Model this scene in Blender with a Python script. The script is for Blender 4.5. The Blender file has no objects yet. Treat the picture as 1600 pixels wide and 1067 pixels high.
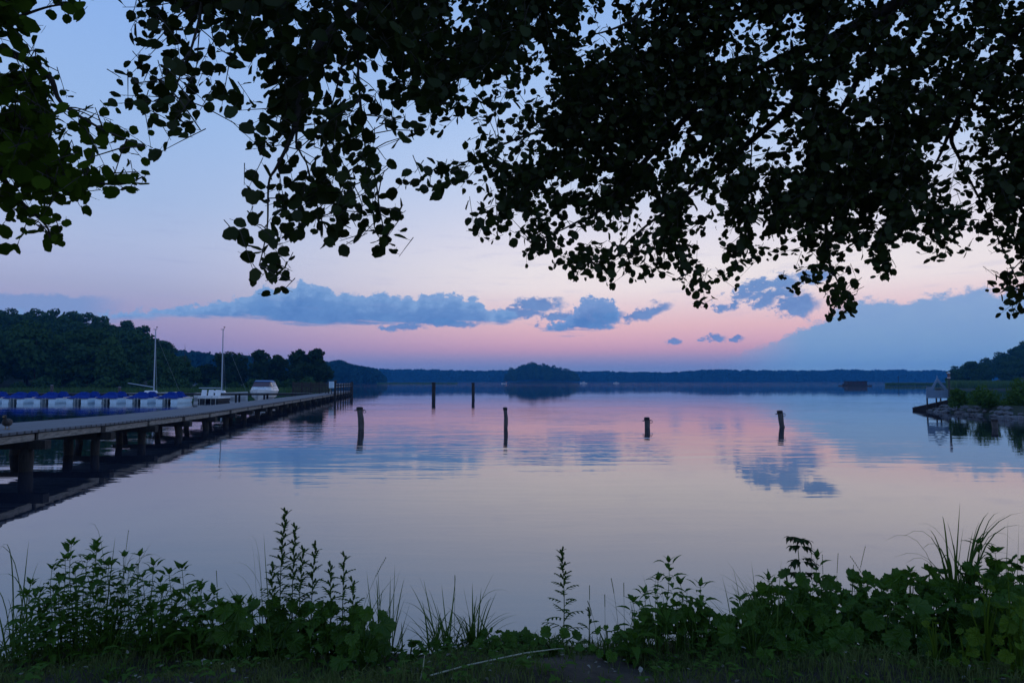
import bpy, math, random
import numpy as np
from mathutils import Vector, Matrix, Euler, Quaternion

random.seed(7); rng = np.random.default_rng(11)
R = math.radians
scene = bpy.context.scene
scene.view_settings.view_transform = 'Standard'; scene.view_settings.look = 'None'
scene.view_settings.exposure = 0; scene.view_settings.gamma = 1; scene.view_settings.use_curve_mapping = False
scene.cycles.use_denoising = True
scene.cycles.max_bounces = 6; scene.cycles.volume_bounces = 1; scene.cycles.sample_clamp_indirect = 4
COL = scene.collection

# ------------------------------------------------------------------ camera geometry
F = 1066.7; CAMZ = 2.0
PITCH = math.atan(62.5 / F)
CP, SP = math.cos(PITCH), math.sin(PITCH)

def ray(px, py):
    a = (px - 800) / F; b = (533.5 - py) / F
    return Vector((a, CP - b * SP, SP + b * CP))

def W(px, py, Y):
    d = ray(px, py); s = Y / d.y
    return Vector((d.x * s, Y, CAMZ + d.z * s))

def GX(px, Y, z=0.0):
    return (px - 800) / F * (Y * CP + (z - CAMZ) * SP)

def ZT(py, Y, px=800):
    return W(px, py, Y).z

def UT(px, py):
    d = ray(px, py)
    return math.atan2(d.x, d.y), d.z / math.hypot(d.x, d.y)

def to_px(P):
    x, y, z = P[..., 0], P[..., 1], P[..., 2] - CAMZ
    f = y * CP + z * SP; u = -y * SP + z * CP
    return 800 + F * x / f, 533.5 - F * u / f

# ------------------------------------------------------------------ helpers
class MB:
    def __init__(s): s.v = []; s.f = []
    def add(s, vs, fs):
        o = len(s.v); s.v.extend([tuple(p) for p in vs]); s.f.extend([tuple(i + o for i in f) for f in fs]); return s
    def box(s, c, size, rot=None, taper=1.0):
        hx, hy, hz = size[0] / 2, size[1] / 2, size[2] / 2
        vs = []
        for z in (-1, 1):
            k = taper if z > 0 else 1
            for x, y in ((-1, -1), (1, -1), (1, 1), (-1, 1)):
                p = Vector((x * hx * k, y * hy * k, z * hz))
                if rot is not None: p = rot @ p
                vs.append(p + Vector(c))
        return s.add(vs, [(3, 2, 1, 0), (4, 5, 6, 7), (0, 1, 5, 4), (1, 2, 6, 5), (2, 3, 7, 6), (3, 0, 4, 7)])
    def tube(s, pts, rad, n=6, cap=True):
        pts = [Vector(p) for p in pts]; m = len(pts)
        if not hasattr(rad, '__len__'): rad = [rad] * m
        vs = []; fs = []; prev = None
        for i, p in enumerate(pts):
            t = (pts[min(i + 1, m - 1)] - pts[max(i - 1, 0)])
            if t.length < 1e-9: t = Vector((0, 0, 1))
            t.normalize()
            a = prev if prev is not None else (Vector((1, 0, 0)) if abs(t.x) < .9 else Vector((0, 1, 0)))
            b = t.cross(a)
            if b.length < 1e-6: b = t.cross(Vector((0, 1, 0.01)))
            b.normalize(); a = b.cross(t).normalized(); prev = a
            for k in range(n):
                an = 2 * math.pi * k / n
                vs.append(p + (a * math.cos(an) + b * math.sin(an)) * rad[i])
        for i in range(m - 1):
            for k in range(n):
                k2 = (k + 1) % n
                fs.append((i * n + k, i * n + k2, (i + 1) * n + k2, (i + 1) * n + k))
        if cap:
            fs.append(tuple(range(n - 1, -1, -1))); fs.append(tuple((m - 1) * n + k for k in range(n)))
        return s.add(vs, fs)
    def loft(s, secs, cap=True, closed=True):
        n = len(secs[0]); vs = [p for q in secs for p in q]; fs = []
        for i in range(len(secs) - 1):
            for k in range(n if closed else n - 1):
                k2 = (k + 1) % n
                fs.append((i * n + k, i * n + k2, (i + 1) * n + k2, (i + 1) * n + k))
        if cap:
            fs.append(tuple(range(n - 1, -1, -1))); fs.append(tuple((len(secs) - 1) * n + k for k in range(n)))
        return s.add(vs, fs)
    def ell(s, c, r, nu=8, nv=6, rot=None):
        vs = []; fs = []
        c = Vector(c)
        for j in range(nv + 1):
            th = math.pi * j / nv
            for i in range(nu):
                ph = 2 * math.pi * i / nu
                p = Vector((r[0] * math.sin(th) * math.cos(ph), r[1] * math.sin(th) * math.sin(ph), r[2] * math.cos(th)))
                if rot is not None: p = rot @ p
                vs.append(c + p)
        for j in range(nv):
            for i in range(nu):
                i2 = (i + 1) % nu
                fs.append((j * nu + i, (j + 1) * nu + i, (j + 1) * nu + i2, j * nu + i2))
        return s.add(vs, fs)
    def mesh(s, name, mat=None, smooth=False):
        me = bpy.data.meshes.new(name); me.from_pydata(s.v, [], s.f)
        if mat: me.materials.append(mat)
        if smooth: me.polygons.foreach_set('use_smooth', [True] * len(me.polygons))
        me.update(); return me
    def build(s, name, mat=None, parent=None, smooth=False):
        return link(name, s.mesh(name, mat, smooth), parent)

def link(name, me, parent=None):
    o = bpy.data.objects.new(name, me); COL.objects.link(o)
    if parent is not None: o.parent = parent
    return o

def tag(o, label=None, cat=None, group=None, kind=None):
    if label: o['label'] = label
    if cat: o['category'] = cat
    if group: o['group'] = group
    if kind: o['kind'] = kind
    return o

def thing(name, label, cat, loc=(0, 0, 0), rz=0.0, group=None):
    o = bpy.data.objects.new(name, None); COL.objects.link(o)
    o.location = loc; o.rotation_euler = (0, 0, rz); o.empty_display_size = .2
    return tag(o, label, cat, group)

def dup(root, loc, rz=0.0, sc=None, label=None, group=None):
    r = root.copy(); COL.objects.link(r); r.location = loc; r.rotation_euler = (0, 0, rz)
    if sc is not None: r.scale = sc
    if label: r['label'] = label
    if group: r['group'] = group
    for ch in list(root.children):
        c = ch.copy(); COL.objects.link(c); c.parent = r
        for g in list(ch.children):
            d = g.copy(); COL.objects.link(d); d.parent = c
    return r

def np_mesh(name, V, faces_flat, counts, mat, smooth=False):
    me = bpy.data.meshes.new(name)
    V = np.asarray(V, dtype=np.float32).reshape(-1, 3)
    me.vertices.add(len(V)); me.vertices.foreach_set('co', V.ravel())
    ff = np.asarray(faces_flat, dtype=np.int32).ravel(); cn = np.asarray(counts, dtype=np.int32)
    me.loops.add(len(ff)); me.loops.foreach_set('vertex_index', ff)
    me.polygons.add(len(cn))
    st = np.concatenate([[0], np.cumsum(cn)[:-1]]).astype(np.int32)
    me.polygons.foreach_set('loop_start', st)
    me.materials.append(mat); me.update(calc_edges=True); me.validate()
    return me

# ------------------------------------------------------------------ materials
def newmat(name):
    m = bpy.data.materials.new(name); m.use_nodes = True
    nt = m.node_tree; nt.nodes.clear()
    out = nt.nodes.new('ShaderNodeOutputMaterial')
    return m, nt, out

def N(nt, typ, **kw):
    n = nt.nodes.new(typ)
    for k, v in kw.items():
        if k.startswith('i_'):
            key = k[2:]
            key = int(key) if key.isdigit() else key.replace('_', ' ')
            n.inputs[key].default_value = v
        else: setattr(n, k, v)
    return n

def lk(nt, a, b): nt.links.new(a, b)

def solid(name, col, rough=.6, var=.25, scale=8.0, metallic=0.0, bump=0.0, spec=.4, stretch=(1, 1, 1), col2=None):
    m, nt, out = newmat(name)
    b = N(nt, 'ShaderNodeBsdfPrincipled'); b.inputs['Roughness'].default_value = rough
    b.inputs['Metallic'].default_value = metallic; b.inputs['Specular IOR Level'].default_value = spec
    tc = N(nt, 'ShaderNodeTexCoord'); mp = N(nt, 'ShaderNodeMapping'); mp.inputs['Scale'].default_value = stretch
    no = N(nt, 'ShaderNodeTexNoise', i_Scale=scale, i_Detail=6.0, i_Roughness=.65)
    lk(nt, tc.outputs['Object'], mp.inputs['Vector']); lk(nt, mp.outputs[0], no.inputs['Vector'])
    rp = N(nt, 'ShaderNodeValToRGB')
    c2 = col2 or tuple(c * (1 - var) for c in col)
    rp.color_ramp.elements[0].position = .35; rp.color_ramp.elements[1].position = .65
    rp.color_ramp.elements[0].color = (*c2, 1); rp.color_ramp.elements[1].color = (*[min(1, c * (1 + var * .4)) for c in col], 1)
    lk(nt, no.outputs['Fac'], rp.inputs[0]); lk(nt, rp.outputs[0], b.inputs['Base Color'])
    if bump:
        bp = N(nt, 'ShaderNodeBump', i_Strength=.6, i_Distance=bump)
        lk(nt, no.outputs['Fac'], bp.inputs['Height']); lk(nt, bp.outputs[0], b.inputs['Normal'])
    lk(nt, b.outputs[0], out.inputs[0]); return m

def leafmat(name, col, col2, trans=.35, scale=3.0, rough=.5, gloss=.04):
    """leaf: diffuse + light through the blade, colour differing leaf by leaf (random per island) and plant by plant"""
    m, nt, out = newmat(name)
    ge = N(nt, 'ShaderNodeNewGeometry'); oi = N(nt, 'ShaderNodeObjectInfo')
    tc = N(nt, 'ShaderNodeTexCoord'); no = N(nt, 'ShaderNodeTexNoise', i_Scale=scale, i_Detail=3.0)
    lk(nt, tc.outputs['Object'], no.inputs['Vector'])
    a = N(nt, 'ShaderNodeMath', operation='ADD'); lk(nt, ge.outputs['Random Per Island'], a.inputs[0]); lk(nt, no.outputs['Fac'], a.inputs[1])
    a2 = N(nt, 'ShaderNodeMath', operation='MULTIPLY_ADD'); lk(nt, oi.outputs['Random'], a2.inputs[0]); a2.inputs[1].default_value = .6; lk(nt, a.outputs[0], a2.inputs[2])
    a3 = N(nt, 'ShaderNodeMath', operation='MULTIPLY'); lk(nt, a2.outputs[0], a3.inputs[0]); a3.inputs[1].default_value = .4
    rp = N(nt, 'ShaderNodeValToRGB'); rp.color_ramp.elements[0].position = .15; rp.color_ramp.elements[1].position = .9
    rp.color_ramp.elements[0].color = (*col, 1); rp.color_ramp.elements[1].color = (*col2, 1)
    lk(nt, a3.outputs[0], rp.inputs[0])
    d = N(nt, 'ShaderNodeBsdfDiffuse'); t = N(nt, 'ShaderNodeBsdfTranslucent')
    lk(nt, rp.outputs[0], d.inputs[0]); lk(nt, rp.outputs[0], t.inputs[0])
    mx = N(nt, 'ShaderNodeMixShader', i_0=trans); lk(nt, d.outputs[0], mx.inputs[1]); lk(nt, t.outputs[0], mx.inputs[2])
    g = N(nt, 'ShaderNodeBsdfGlossy'); g.inputs['Roughness'].default_value = rough
    mx2 = N(nt, 'ShaderNodeMixShader', i_0=gloss); lk(nt, mx.outputs[0], mx2.inputs[1]); lk(nt, g.outputs[0], mx2.inputs[2])
    lk(nt, mx2.outputs[0], out.inputs[0]); return m

M = {}
M['alder_leaf'] = leafmat('alder_leaf', (.016, .026, .004), (.036, .056, .007), .28, gloss=.015)
M['alder_lit'] = leafmat('alder_lit_leaf', (.030, .055, .006), (.06, .105, .010), .35, gloss=.0)  # lighter leaf copy: the fuller light on this alder is put into its colour
M['bark'] = solid('bark', (.055, .046, .038), .9, .5, 14, bump=.02)
M['wood_leaf'] = leafmat('wood_leaf', (.028, .062, .026), (.05, .105, .034), .12, .4, gloss=.0)
M['dark_leaf'] = leafmat('dark_leaf', (.018, .036, .014), (.034, .062, .02), .12, .4, gloss=.0)
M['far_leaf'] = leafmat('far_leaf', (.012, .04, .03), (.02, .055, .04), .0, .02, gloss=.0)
M['nettle'] = leafmat('nettle', (.040, .095, .010), (.075, .165, .014), .35, 5, gloss=.015)
M['mugwort'] = leafmat('mugwort', (.04, .085, .014), (.065, .13, .02), .3, 5, gloss=.01)
M['broad'] = leafmat('broad_leaf', (.032, .08, .008), (.07, .165, .012), .35, 9, gloss=.02)
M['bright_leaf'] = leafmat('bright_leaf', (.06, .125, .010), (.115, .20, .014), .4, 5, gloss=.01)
M['blade'] = leafmat('grass_blade', (.04, .09, .012), (.08, .15, .02), .3, 5, gloss=.01)
M['turf'] = leafmat('turf_blade', (.05, .095, .022), (.15, .17, .06), .25, 2, gloss=.0)
M['stalk'] = solid('dry_stalk', (.42, .42, .30), .8, .2, 20)
M['dry_leaf'] = solid('dry_leaf', (.50, .48, .42), .8, .3, 30)
M['litter'] = leafmat('leaf_litter', (.10, .085, .06), (.34, .34, .30), .1, 20, gloss=0)
M['reed'] = leafmat('reed_blade', (.05, .11, .04), (.09, .16, .05), .2, .2, gloss=0)
M['soil'] = solid('soil', (.032, .026, .017), .95, .5, 6, bump=.03)
M['shore'] = solid('shaded_shore_soil', (.02, .033, .015), .95, .5, .3)  # soil colour darkened to add shade between the hill trees
M['stone'] = solid('stone', (.14, .145, .155), .85, .45, 5, bump=.02)
M['pile'] = solid('pile_wood', (.026, .022, .019), .85, .5, 9, bump=.02, stretch=(3, 3, .5))
M['post'] = solid('post_wood', (.095, .085, .08), .85, .55, 9, bump=.02, stretch=(3, 3, .5))
M['fascia'] = solid('weathered_board', (.26, .23, .20), .85, .5, 6, bump=.01, stretch=(1.5, .6, 4), col2=(.12, .11, .09))
M['white_hull'] = solid('white_gelcoat', (.72, .74, .74), .25, .08, 4)
M['hull_blue'] = solid('pale_hull', (.56, .74, .84), .3, .12, 4)
M['cover_blue'] = solid('blue_tarpaulin', (.006, .034, .24), .85, .4, 7, bump=.02, spec=.1)
M['stripe'] = solid('pale_pink_trim', (.62, .50, .52), .4, .1, 4)
M['black'] = solid('dark_fitting', (.02, .02, .022), .6, .2, 6)
M['alu'] = solid('pale_aluminium', (.36, .42, .48), .4, .1, 6, metallic=.2)
M['glass'] = solid('dark_glass', (.09, .05, .055), .08, .1, 3, spec=.6)
M['canvas'] = solid('blue_canvas', (.10, .22, .42), .7, .2, 8)
M['sign_face'] = solid('pale_sign_face', (.55, .72, .80), .4, .06, 9)
M['sign_ink'] = solid('faded_sign_ink', (.30, .42, .52), .5, .1, 9)
M['plate'] = solid('grey_blue_plate', (.13, .22, .33), .5, .15, 4)
M['pole_green'] = solid('dark_green_pole', (.03, .055, .05), .5, .2, 6)
M['brown'] = solid('brown_boards', (.045, .035, .03), .8, .4, 6)
M['rope'] = solid('pale_rope', (.5, .52, .5), .8, .2, 20)
M['duck_body'] = solid('brown_plumage', (.06, .048, .04), .8, .6, 40)
M['duck_bill'] = solid('bill', (.30, .17, .05), .5, .1, 10)
M['red'] = solid('dark_red', (.30, .03, .03), .6, .2, 10)

def deck_material():
    m, nt, out = newmat('deck_planks')
    b = N(nt, 'ShaderNodeBsdfPrincipled'); b.inputs['Roughness'].default_value = .75
    tc = N(nt, 'ShaderNodeTexCoord')
    w = N(nt, 'ShaderNodeTexWave', wave_type='BANDS', bands_direction='Y', i_Scale=1.1, i_Distortion=.15)
    no = N(nt, 'ShaderNodeTexNoise', i_Scale=1.4, i_Detail=6.0, i_Roughness=.7)
    lk(nt, tc.outputs['Object'], w.inputs['Vector']); lk(nt, tc.outputs['Object'], no.inputs['Vector'])
    rp = N(nt, 'ShaderNodeValToRGB'); rp.color_ramp.elements[0].position = .05; rp.color_ramp.elements[1].position = .25
    rp.color_ramp.elements[0].color = (.02, .021, .024, 1); rp.color_ramp.elements[1].color = (.135, .15, .175, 1)
    lk(nt, w.outputs['Fac'], rp.inputs[0])
    r2 = N(nt, 'ShaderNodeValToRGB'); r2.color_ramp.elements[0].position = .3; r2.color_ramp.elements[1].position = .7
    r2.color_ramp.elements[0].color = (.5, .5, .5, 1); r2.color_ramp.elements[1].color = (1, 1, 1, 1)
    lk(nt, no.outputs['Fac'], r2.inputs[0])
    mx = N(nt, 'ShaderNodeMix', data_type='RGBA', blend_type='MULTIPLY'); mx.inputs[0].default_value = 1
    lk(nt, rp.outputs[0], mx.inputs[6]); lk(nt, r2.outputs[0], mx.inputs[7])
    lk(nt, mx.outputs[2], b.inputs['Base Color']); lk(nt, b.outputs[0], out.inputs[0]); return m
M['deck'] = deck_material()

def water_material():
    m, nt, out = newmat('lake_water')
    geo = N(nt, 'ShaderNodeNewGeometry')
    sep = N(nt, 'ShaderNodeSeparateXYZ'); lk(nt, geo.outputs['Position'], sep.inputs[0])
    def noise(sx, sy, rot, scale, detail, rough=.55, dist=0.0):
        mp = N(nt, 'ShaderNodeMapping'); mp.inputs['Scale'].default_value = (sx, sy, 1); mp.inputs['Rotation'].default_value = (0, 0, rot)
        lk(nt, geo.outputs['Position'], mp.inputs['Vector'])
        n = N(nt, 'ShaderNodeTexNoise', i_Scale=scale, i_Detail=detail, i_Roughness=rough, i_Distortion=dist)
        n.noise_dimensions = '2D'
        lk(nt, mp.outputs[0], n.inputs['Vector']); return n.outputs['Fac']
    def math_(op, a, b=None, c=None):
        n = N(nt, 'ShaderNodeMath', operation=op)
        for i, v in enumerate((a, b, c)):
            if v is None: continue
            if isinstance(v, (int, float)): n.inputs[i].default_value = v
            else: lk(nt, v, n.inputs[i])
        return n.outputs[0]
    ripple = noise(.20, 1.0, R(4), 1.55, 3.0, .5, .3)
    fine = noise(.45, 1.0, R(-7), 4.2, 2.0, .5)
    swell = noise(.22, .6, R(10), .55, 2.0, .5)
    patch = noise(.05, .12, R(6), 1.0, 3.0, .6)
    # the water lies sheltered along the bank and carries ripples farther out
    near = N(nt, 'ShaderNodeMapRange', interpolation_type='SMOOTHSTEP'); near.inputs['From Min'].default_value = 8; near.inputs['From Max'].default_value = 20
    near.inputs['To Min'].default_value = .18; near.inputs['To Max'].default_value = 1
    lk(nt, sep.outputs['Y'], near.inputs['Value'])
    pr = N(nt, 'ShaderNodeMapRange'); pr.inputs['From Min'].default_value = .38; pr.inputs['From Max'].default_value = .62
    pr.inputs['To Min'].default_value = .35; pr.inputs['To Max'].default_value = 1.25
    lk(nt, patch, pr.inputs['Value'])
    far = N(nt, 'ShaderNodeMapRange', interpolation_type='SMOOTHSTEP'); far.inputs['From Min'].default_value = 18; far.inputs['From Max'].default_value = 110
    far.inputs['To Min'].default_value = 1; far.inputs['To Max'].default_value = .14
    lk(nt, sep.outputs['Y'], far.inputs['Value'])
    amp = math_('MULTIPLY', math_('MULTIPLY', near.outputs[0], far.outputs[0]), pr.outputs[0])
    h = math_('MULTIPLY_ADD', fine, .16, ripple)
    h = math_('MULTIPLY', h, amp)
    h = math_('MULTIPLY_ADD', math_('MULTIPLY', swell, far.outputs[0]), .42, h)
    bp = N(nt, 'ShaderNodeBump', i_Strength=1.0, i_Distance=WAVE)
    lk(nt, h, bp.inputs['Height'])
    g = N(nt, 'ShaderNodeBsdfGlossy'); g.inputs['Roughness'].default_value = .012; g.inputs['Color'].default_value = (1, 1, 1, 1)
    rg = N(nt, 'ShaderNodeMapRange'); rg.inputs['From Min'].default_value = 35; rg.inputs['From Max'].default_value = 300; rg.inputs['To Min'].default_value = .012; rg.inputs['To Max'].default_value = .045
    lk(nt, sep.outputs['Y'], rg.inputs['Value']); lk(nt, rg.outputs[0], g.inputs['Roughness'])
    d = N(nt, 'ShaderNodeBsdfDiffuse'); d.inputs['Color'].default_value = (.010, .015, .028, 1)
    fr = N(nt, 'ShaderNodeFresnel', i_IOR=2.5)
    lk(nt, bp.outputs[0], g.inputs['Normal']); lk(nt, bp.outputs[0], fr.inputs['Normal'])
    mx = N(nt, 'ShaderNodeMixShader'); lk(nt, fr.outputs[0], mx.inputs[0]); lk(nt, d.outputs[0], mx.inputs[1]); lk(nt, g.outputs[0], mx.inputs[2])
    lk(nt, mx.outputs[0], out.inputs[0]); return m
WAVE = .0095
M['water'] = water_material()

# ------------------------------------------------------------------ world: dusk sky with cloud banks
def srgb(c):
    return tuple(((v / 255) / 12.92 if v / 255 <= .04045 else ((v / 255 + .055) / 1.055) ** 2.4) for v in c)

SUN_AZ = UT(1020, 590)[0]
def build_world():
    w = bpy.data.worlds.new('World'); scene.world = w; w.use_nodes = True
    nt = w.node_tree; nt.nodes.clear()
    out = N(nt, 'ShaderNodeOutputWorld'); bg = N(nt, 'ShaderNodeBackground')
    lk(nt, bg.outputs[0], out.inputs[0])
    tc = N(nt, 'ShaderNodeTexCoord'); sp = N(nt, 'ShaderNodeSeparateXYZ'); lk(nt, tc.outputs['Generated'], sp.inputs[0])
    def mt(op, a, b=None, c=None, clamp=False):
        n = N(nt, 'ShaderNodeMath', operation=op); n.use_clamp = clamp
        for i, v in enumerate((a, b, c)):
            if v is None: continue
            if isinstance(v, (int, float)): n.inputs[i].default_value = v
            else: lk(nt, v, n.inputs[i])
        return n.outputs[0]
    def sstep(v, a, b, lo=0.0, hi=1.0):
        n = N(nt, 'ShaderNodeMapRange', interpolation_type='SMOOTHSTEP')
        n.inputs['From Min'].default_value = a; n.inputs['From Max'].default_value = b
        n.inputs['To Min'].default_value = lo; n.inputs['To Max'].default_value = hi
        lk(nt, v, n.inputs['Value']); return n.outputs[0]
    def mixc(f, a, b):
        n = N(nt, 'ShaderNodeMix', data_type='RGBA')
        for i, v in ((0, f), (6, a), (7, b)):
            if isinstance(v, (int, float)): n.inputs[i].default_value = v
            elif isinstance(v, tuple): n.inputs[i].default_value = (*v, 1)
            else: lk(nt, v, n.inputs[i])
        return n.outputs[2]
    X, Y, Z = sp.outputs
    u = mt('ARCTAN2', X, Y)
    t = mt('DIVIDE', Z, mt('MAXIMUM', mt('SQRT', mt('ADD', mt('MULTIPLY', X, X), mt('MULTIPLY', Y, Y))), .001))
    tf = mt('MULTIPLY', t, .8, clamp=True)
    def ramp(cols, px):
        n = N(nt, 'ShaderNodeValToRGB'); cr = n.color_ramp; cr.interpolation = 'LINEAR'
        while len(cr.elements) > 1: cr.elements.remove(cr.elements[-1])
        first = True
        for py, c in cols:
            pos = min(1, max(0, UT(px, py)[1] * .8)) if py > -900 else 1.0
            e = cr.elements[0] if first else cr.elements.new(pos)
            e.position = pos; e.color = (*srgb(c), 1); first = False
        lk(nt, tf, n.inputs[0]); return n.outputs[0]
    rc = ramp(SKY_C, 1000); rl = ramp(SKY_L, 150)
    base = mixc(sstep(u, UT(150, 400)[0], UT(930, 400)[0]), rl, rc)
    # away from the afterglow the dusk sky is a plain deeper blue
    cosaz = mt('COSINE', mt('SUBTRACT', u, SUN_AZ))
    back = ramp([(596, (166, 172, 208)), (400, (162, 180, 220)), (100, (136, 168, 218)), (-999, (98, 136, 200))], 1000)
    base = mixc(sstep(cosaz, .55, -.3), base, back)
    # ---- clouds
    def vec(a, b, c=0.0):
        n = N(nt, 'ShaderNodeCombineXYZ')
        for i, v in enumerate((a, b, c)):
            if isinstance(v, (int, float)): n.inputs[i].default_value = v
            else: lk(nt, v, n.inputs[i])
        return n.outputs[0]
    def noise(su, st, detail, rough=.6, off=0.0):
        n = N(nt, 'ShaderNodeTexNoise', i_Scale=1.0, i_Detail=detail, i_Roughness=rough)
        lk(nt, vec(mt('MULTIPLY_ADD', u, su, off), mt('MULTIPLY', t, st), off), n.inputs['Vector']); return n.outputs['Fac']
    n_big = noise(24, 40, 6.0, .62)
    n_fine = noise(80, 115, 7.0, .66, 3.7)
    n_streak = noise(14, 130, 5.0, .6, 8.1)
    puff = mt('ADD', mt('MULTIPLY', mt('SUBTRACT', n_big, .5), .022), mt('MULTIPLY', mt('SUBTRACT', n_fine, .5), .036))
    wisp = mt('ADD', mt('MULTIPLY', mt('SUBTRACT', n_streak, .5), .030), mt('MULTIPLY', mt('SUBTRACT', n_fine, .5), .008))
    un = mt('MULTIPLY_ADD', u, 1 / 1.8, .5, clamp=True)
    def curve(pts):
        n = N(nt, 'ShaderNodeFloatCurve'); cv = n.mapping.curves[0]
        P = sorted(((UT(x, y)[0] / 1.8 + .5, UT(x, y)[1] / .3) for x, y in pts))
        P = [(0.0, P[0][1])] + P + [(1.0, P[-1][1])]
        while len(cv.points) < len(P): cv.points.new(.5, .5)
        for q, (a, b) in zip(cv.points, P):
            q.location = (a, b); q.handle_type = 'VECTOR'
        n.mapping.update(); lk(nt, un, n.inputs['Value'])
        return mt('MULTIPLY', n.outputs[0], .3)
    def band(top, bot, softt, softb, wt=1.0, wb=1.0):
        a = mt('ADD', mt('SUBTRACT', curve(top), t), mt('MULTIPLY', puff, wt))
        b = mt('ADD', mt('SUBTRACT', t, curve(bot)), mt('MULTIPLY', wisp, wb))
        return mt('MULTIPLY', sstep(a, -softt, softt), sstep(b, -softb, softb)), a
    mA, dA = band(CL_A_TOP, CL_A_BOT, .0026, .005, .95, .8)
    mC, dC = band(CL_C_TOP, CL_C_BOT, .003, .007, 1.5, 1.2)
    aR = mt('ADD', mt('SUBTRACT', curve(CL_R_TOP), t), mt('MULTIPLY', puff, 1.0))
    mR = mt('MULTIPLY', sstep(aR, -.003, .007), sstep(u, UT(1090, 560)[0], UT(1270, 500)[0]))
    # separate small clouds
    best = None
    uw = mt('ADD', u, mt('MULTIPLY', mt('SUBTRACT', n_fine, .5), .045)); tw = mt('ADD', t, mt('MULTIPLY', mt('SUBTRACT', n_big, .5), .03))
    uv = vec(uw, tw)
    for (x, y, rx, ry, sl) in CL_SMALL:
        u0, t0 = UT(x, y)
        s = N(nt, 'ShaderNodeVectorMath', operation='SUBTRACT'); lk(nt, uv, s.inputs[0]); s.inputs[1].default_value = (u0, t0, 0)
        mp = N(nt, 'ShaderNodeMapping'); mp.vector_type = 'TEXTURE'; mp.inputs['Rotation'].default_value = (0, 0, sl)
        mp.inputs['Scale'].default_value = (rx / F * math.cos(u0) ** 2, ry / F * math.cos(u0), 1)
        lk(nt, s.outputs[0], mp.inputs['Vector'])
        ln = N(nt, 'ShaderNodeVectorMath', operation='LENGTH'); lk(nt, mp.outputs[0], ln.inputs[0])
        v = mt('SUBTRACT', 1.0, ln.outputs['Value'])
        best = v if best is None else mt('MAXIMUM', best, v)
    sv = mt('ADD', best, mt('MULTIPLY', mt('SUBTRACT', n_fine, .5), 2.0))
    mS = sstep(sv, -.08, .5)
    mS = mt('MULTIPLY', mS, .92)
    # pale bank low on the far left, streaks
    uL, tL = UT(40, 470)
    mL = mt('MULTIPLY', band([(0, 460), (60, 459), (120, 461), (170, 466), (210, 476), (240, 486)], [(0, 520), (120, 510), (200, 492), (240, 484)],   .004, .010, .6, 1.0)[0], sstep(u, UT(215, 470)[0], UT(120, 470)[0]))
    shade = mt('ADD', mt('MULTIPLY', n_big, .6), mt('MULTIPLY', n_fine, .4))
    ccol = mixc(sstep(shade, .3, .7), srgb((76, 122, 184)), srgb((98, 142, 197)))
    lowhaze = sstep(t, .10, .03)
    ccol = mixc(mt('MULTIPLY', lowhaze, .25), ccol, srgb((118, 132, 186)))
    rcol = mixc(sstep(t, .03, .13), srgb((118, 160, 200)), srgb((134, 166, 208)))
    rcol = mixc(mt('MULTIPLY', sstep(shade, .35, .65), .30), rcol, srgb((112, 150, 202)))
    c = mixc(mt('MULTIPLY', mL, .85), base, srgb((118, 148, 198)))
    c = mixc(mt('MULTIPLY', mR, .96), c, rcol)
    c = mixc(mS, c, ccol)
    ccol2 = mixc(sstep(mt('ADD', dA, mt('MULTIPLY', puff, .8)), .030, -.002), ccol, srgb((122, 160, 208)))
    c = mixc(mt('MULTIPLY', mC, .95), c, mixc(sstep(dC, .02, -.002), ccol, srgb((116, 152, 204))))
    c = mixc(mt('MULTIPLY', mA, .97), c, ccol2)
    # faint high streaks
    st = mt('MULTIPLY', sstep(n_streak, .52, .72), mt('MULTIPLY', sstep(t, .06, .12), sstep(t, .30, .18)))
    c = mixc(mt('MULTIPLY', st, .14), c, srgb((140, 150, 200)))
    # a little true twilight on top (sun just below the horizon)
    sky = N(nt, 'ShaderNodeTexSky', sky_type='NISHITA'); sky.sun_disc = False
    sky.sun_elevation = R(-1.5); sky.sun_rotation = SUN_AZ
    add = N(nt, 'ShaderNodeMix', data_type='RGBA', blend_type='ADD'); add.inputs[0].default_value = .004
    lk(nt, c, add.inputs[6]); lk(nt, sky.outputs[0], add.inputs[7])
    # below the horizon: dim water blue
    fin = mixc(sstep(t, -.002, -.02), add.outputs[2], srgb((60, 72, 110)))
    lk(nt, fin, bg.inputs['Color']); bg.inputs['Strength'].default_value = 1.07
    w.cycles.sampling_method = 'MANUAL'; w.cycles.sample_map_resolution = 512

SKY_C = [(596, (112, 134, 178)), (574, (122, 139, 182)), (559, (160, 147, 180)), (546, (197, 156, 179)), (530, (217, 171, 186)), (510, (228, 185, 191)), (482, (230, 203, 208)), (450, (235, 223, 224)),
         (420, (233, 225, 227)), (385, (225, 220, 229)), (330, (208, 212, 231)), (265, (188, 205, 235)), (150, (164, 192, 234)), (0, (140, 176, 228)), (-999, (100, 140, 205))]
SKY_L = [(596, (112, 130, 175)), (572, (122, 132, 180)), (530, (146, 141, 184)), (505, (156, 149, 187)), (470, (160, 160, 195)), (445, (162, 168, 200)), (415, (168, 177, 210)), (370, (170, 184, 217)),
         (300, (160, 183, 221)), (150, (148, 180, 226)), (0, (138, 174, 228)), (-999, (100, 140, 205))]
CL_A_TOP = [(170, 494), (190, 487), (230, 484), (300, 478), (345, 470), (380, 463), (400, 458), (412, 448), (437, 457), (444, 447), (462, 446), (468, 434), (475, 435), (482, 449),
            (488, 442), (500, 446), (512, 449), (530, 461), (545, 458), (562, 460), (574, 464), (590, 457), (603, 459), (614, 464), (640, 463), (650, 467), (658, 460), (684, 461), (712, 459),
            (724, 465), (746, 466), (758, 476), (764, 488), (776, 484), (794, 482), (806, 490), (820, 515)]
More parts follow.
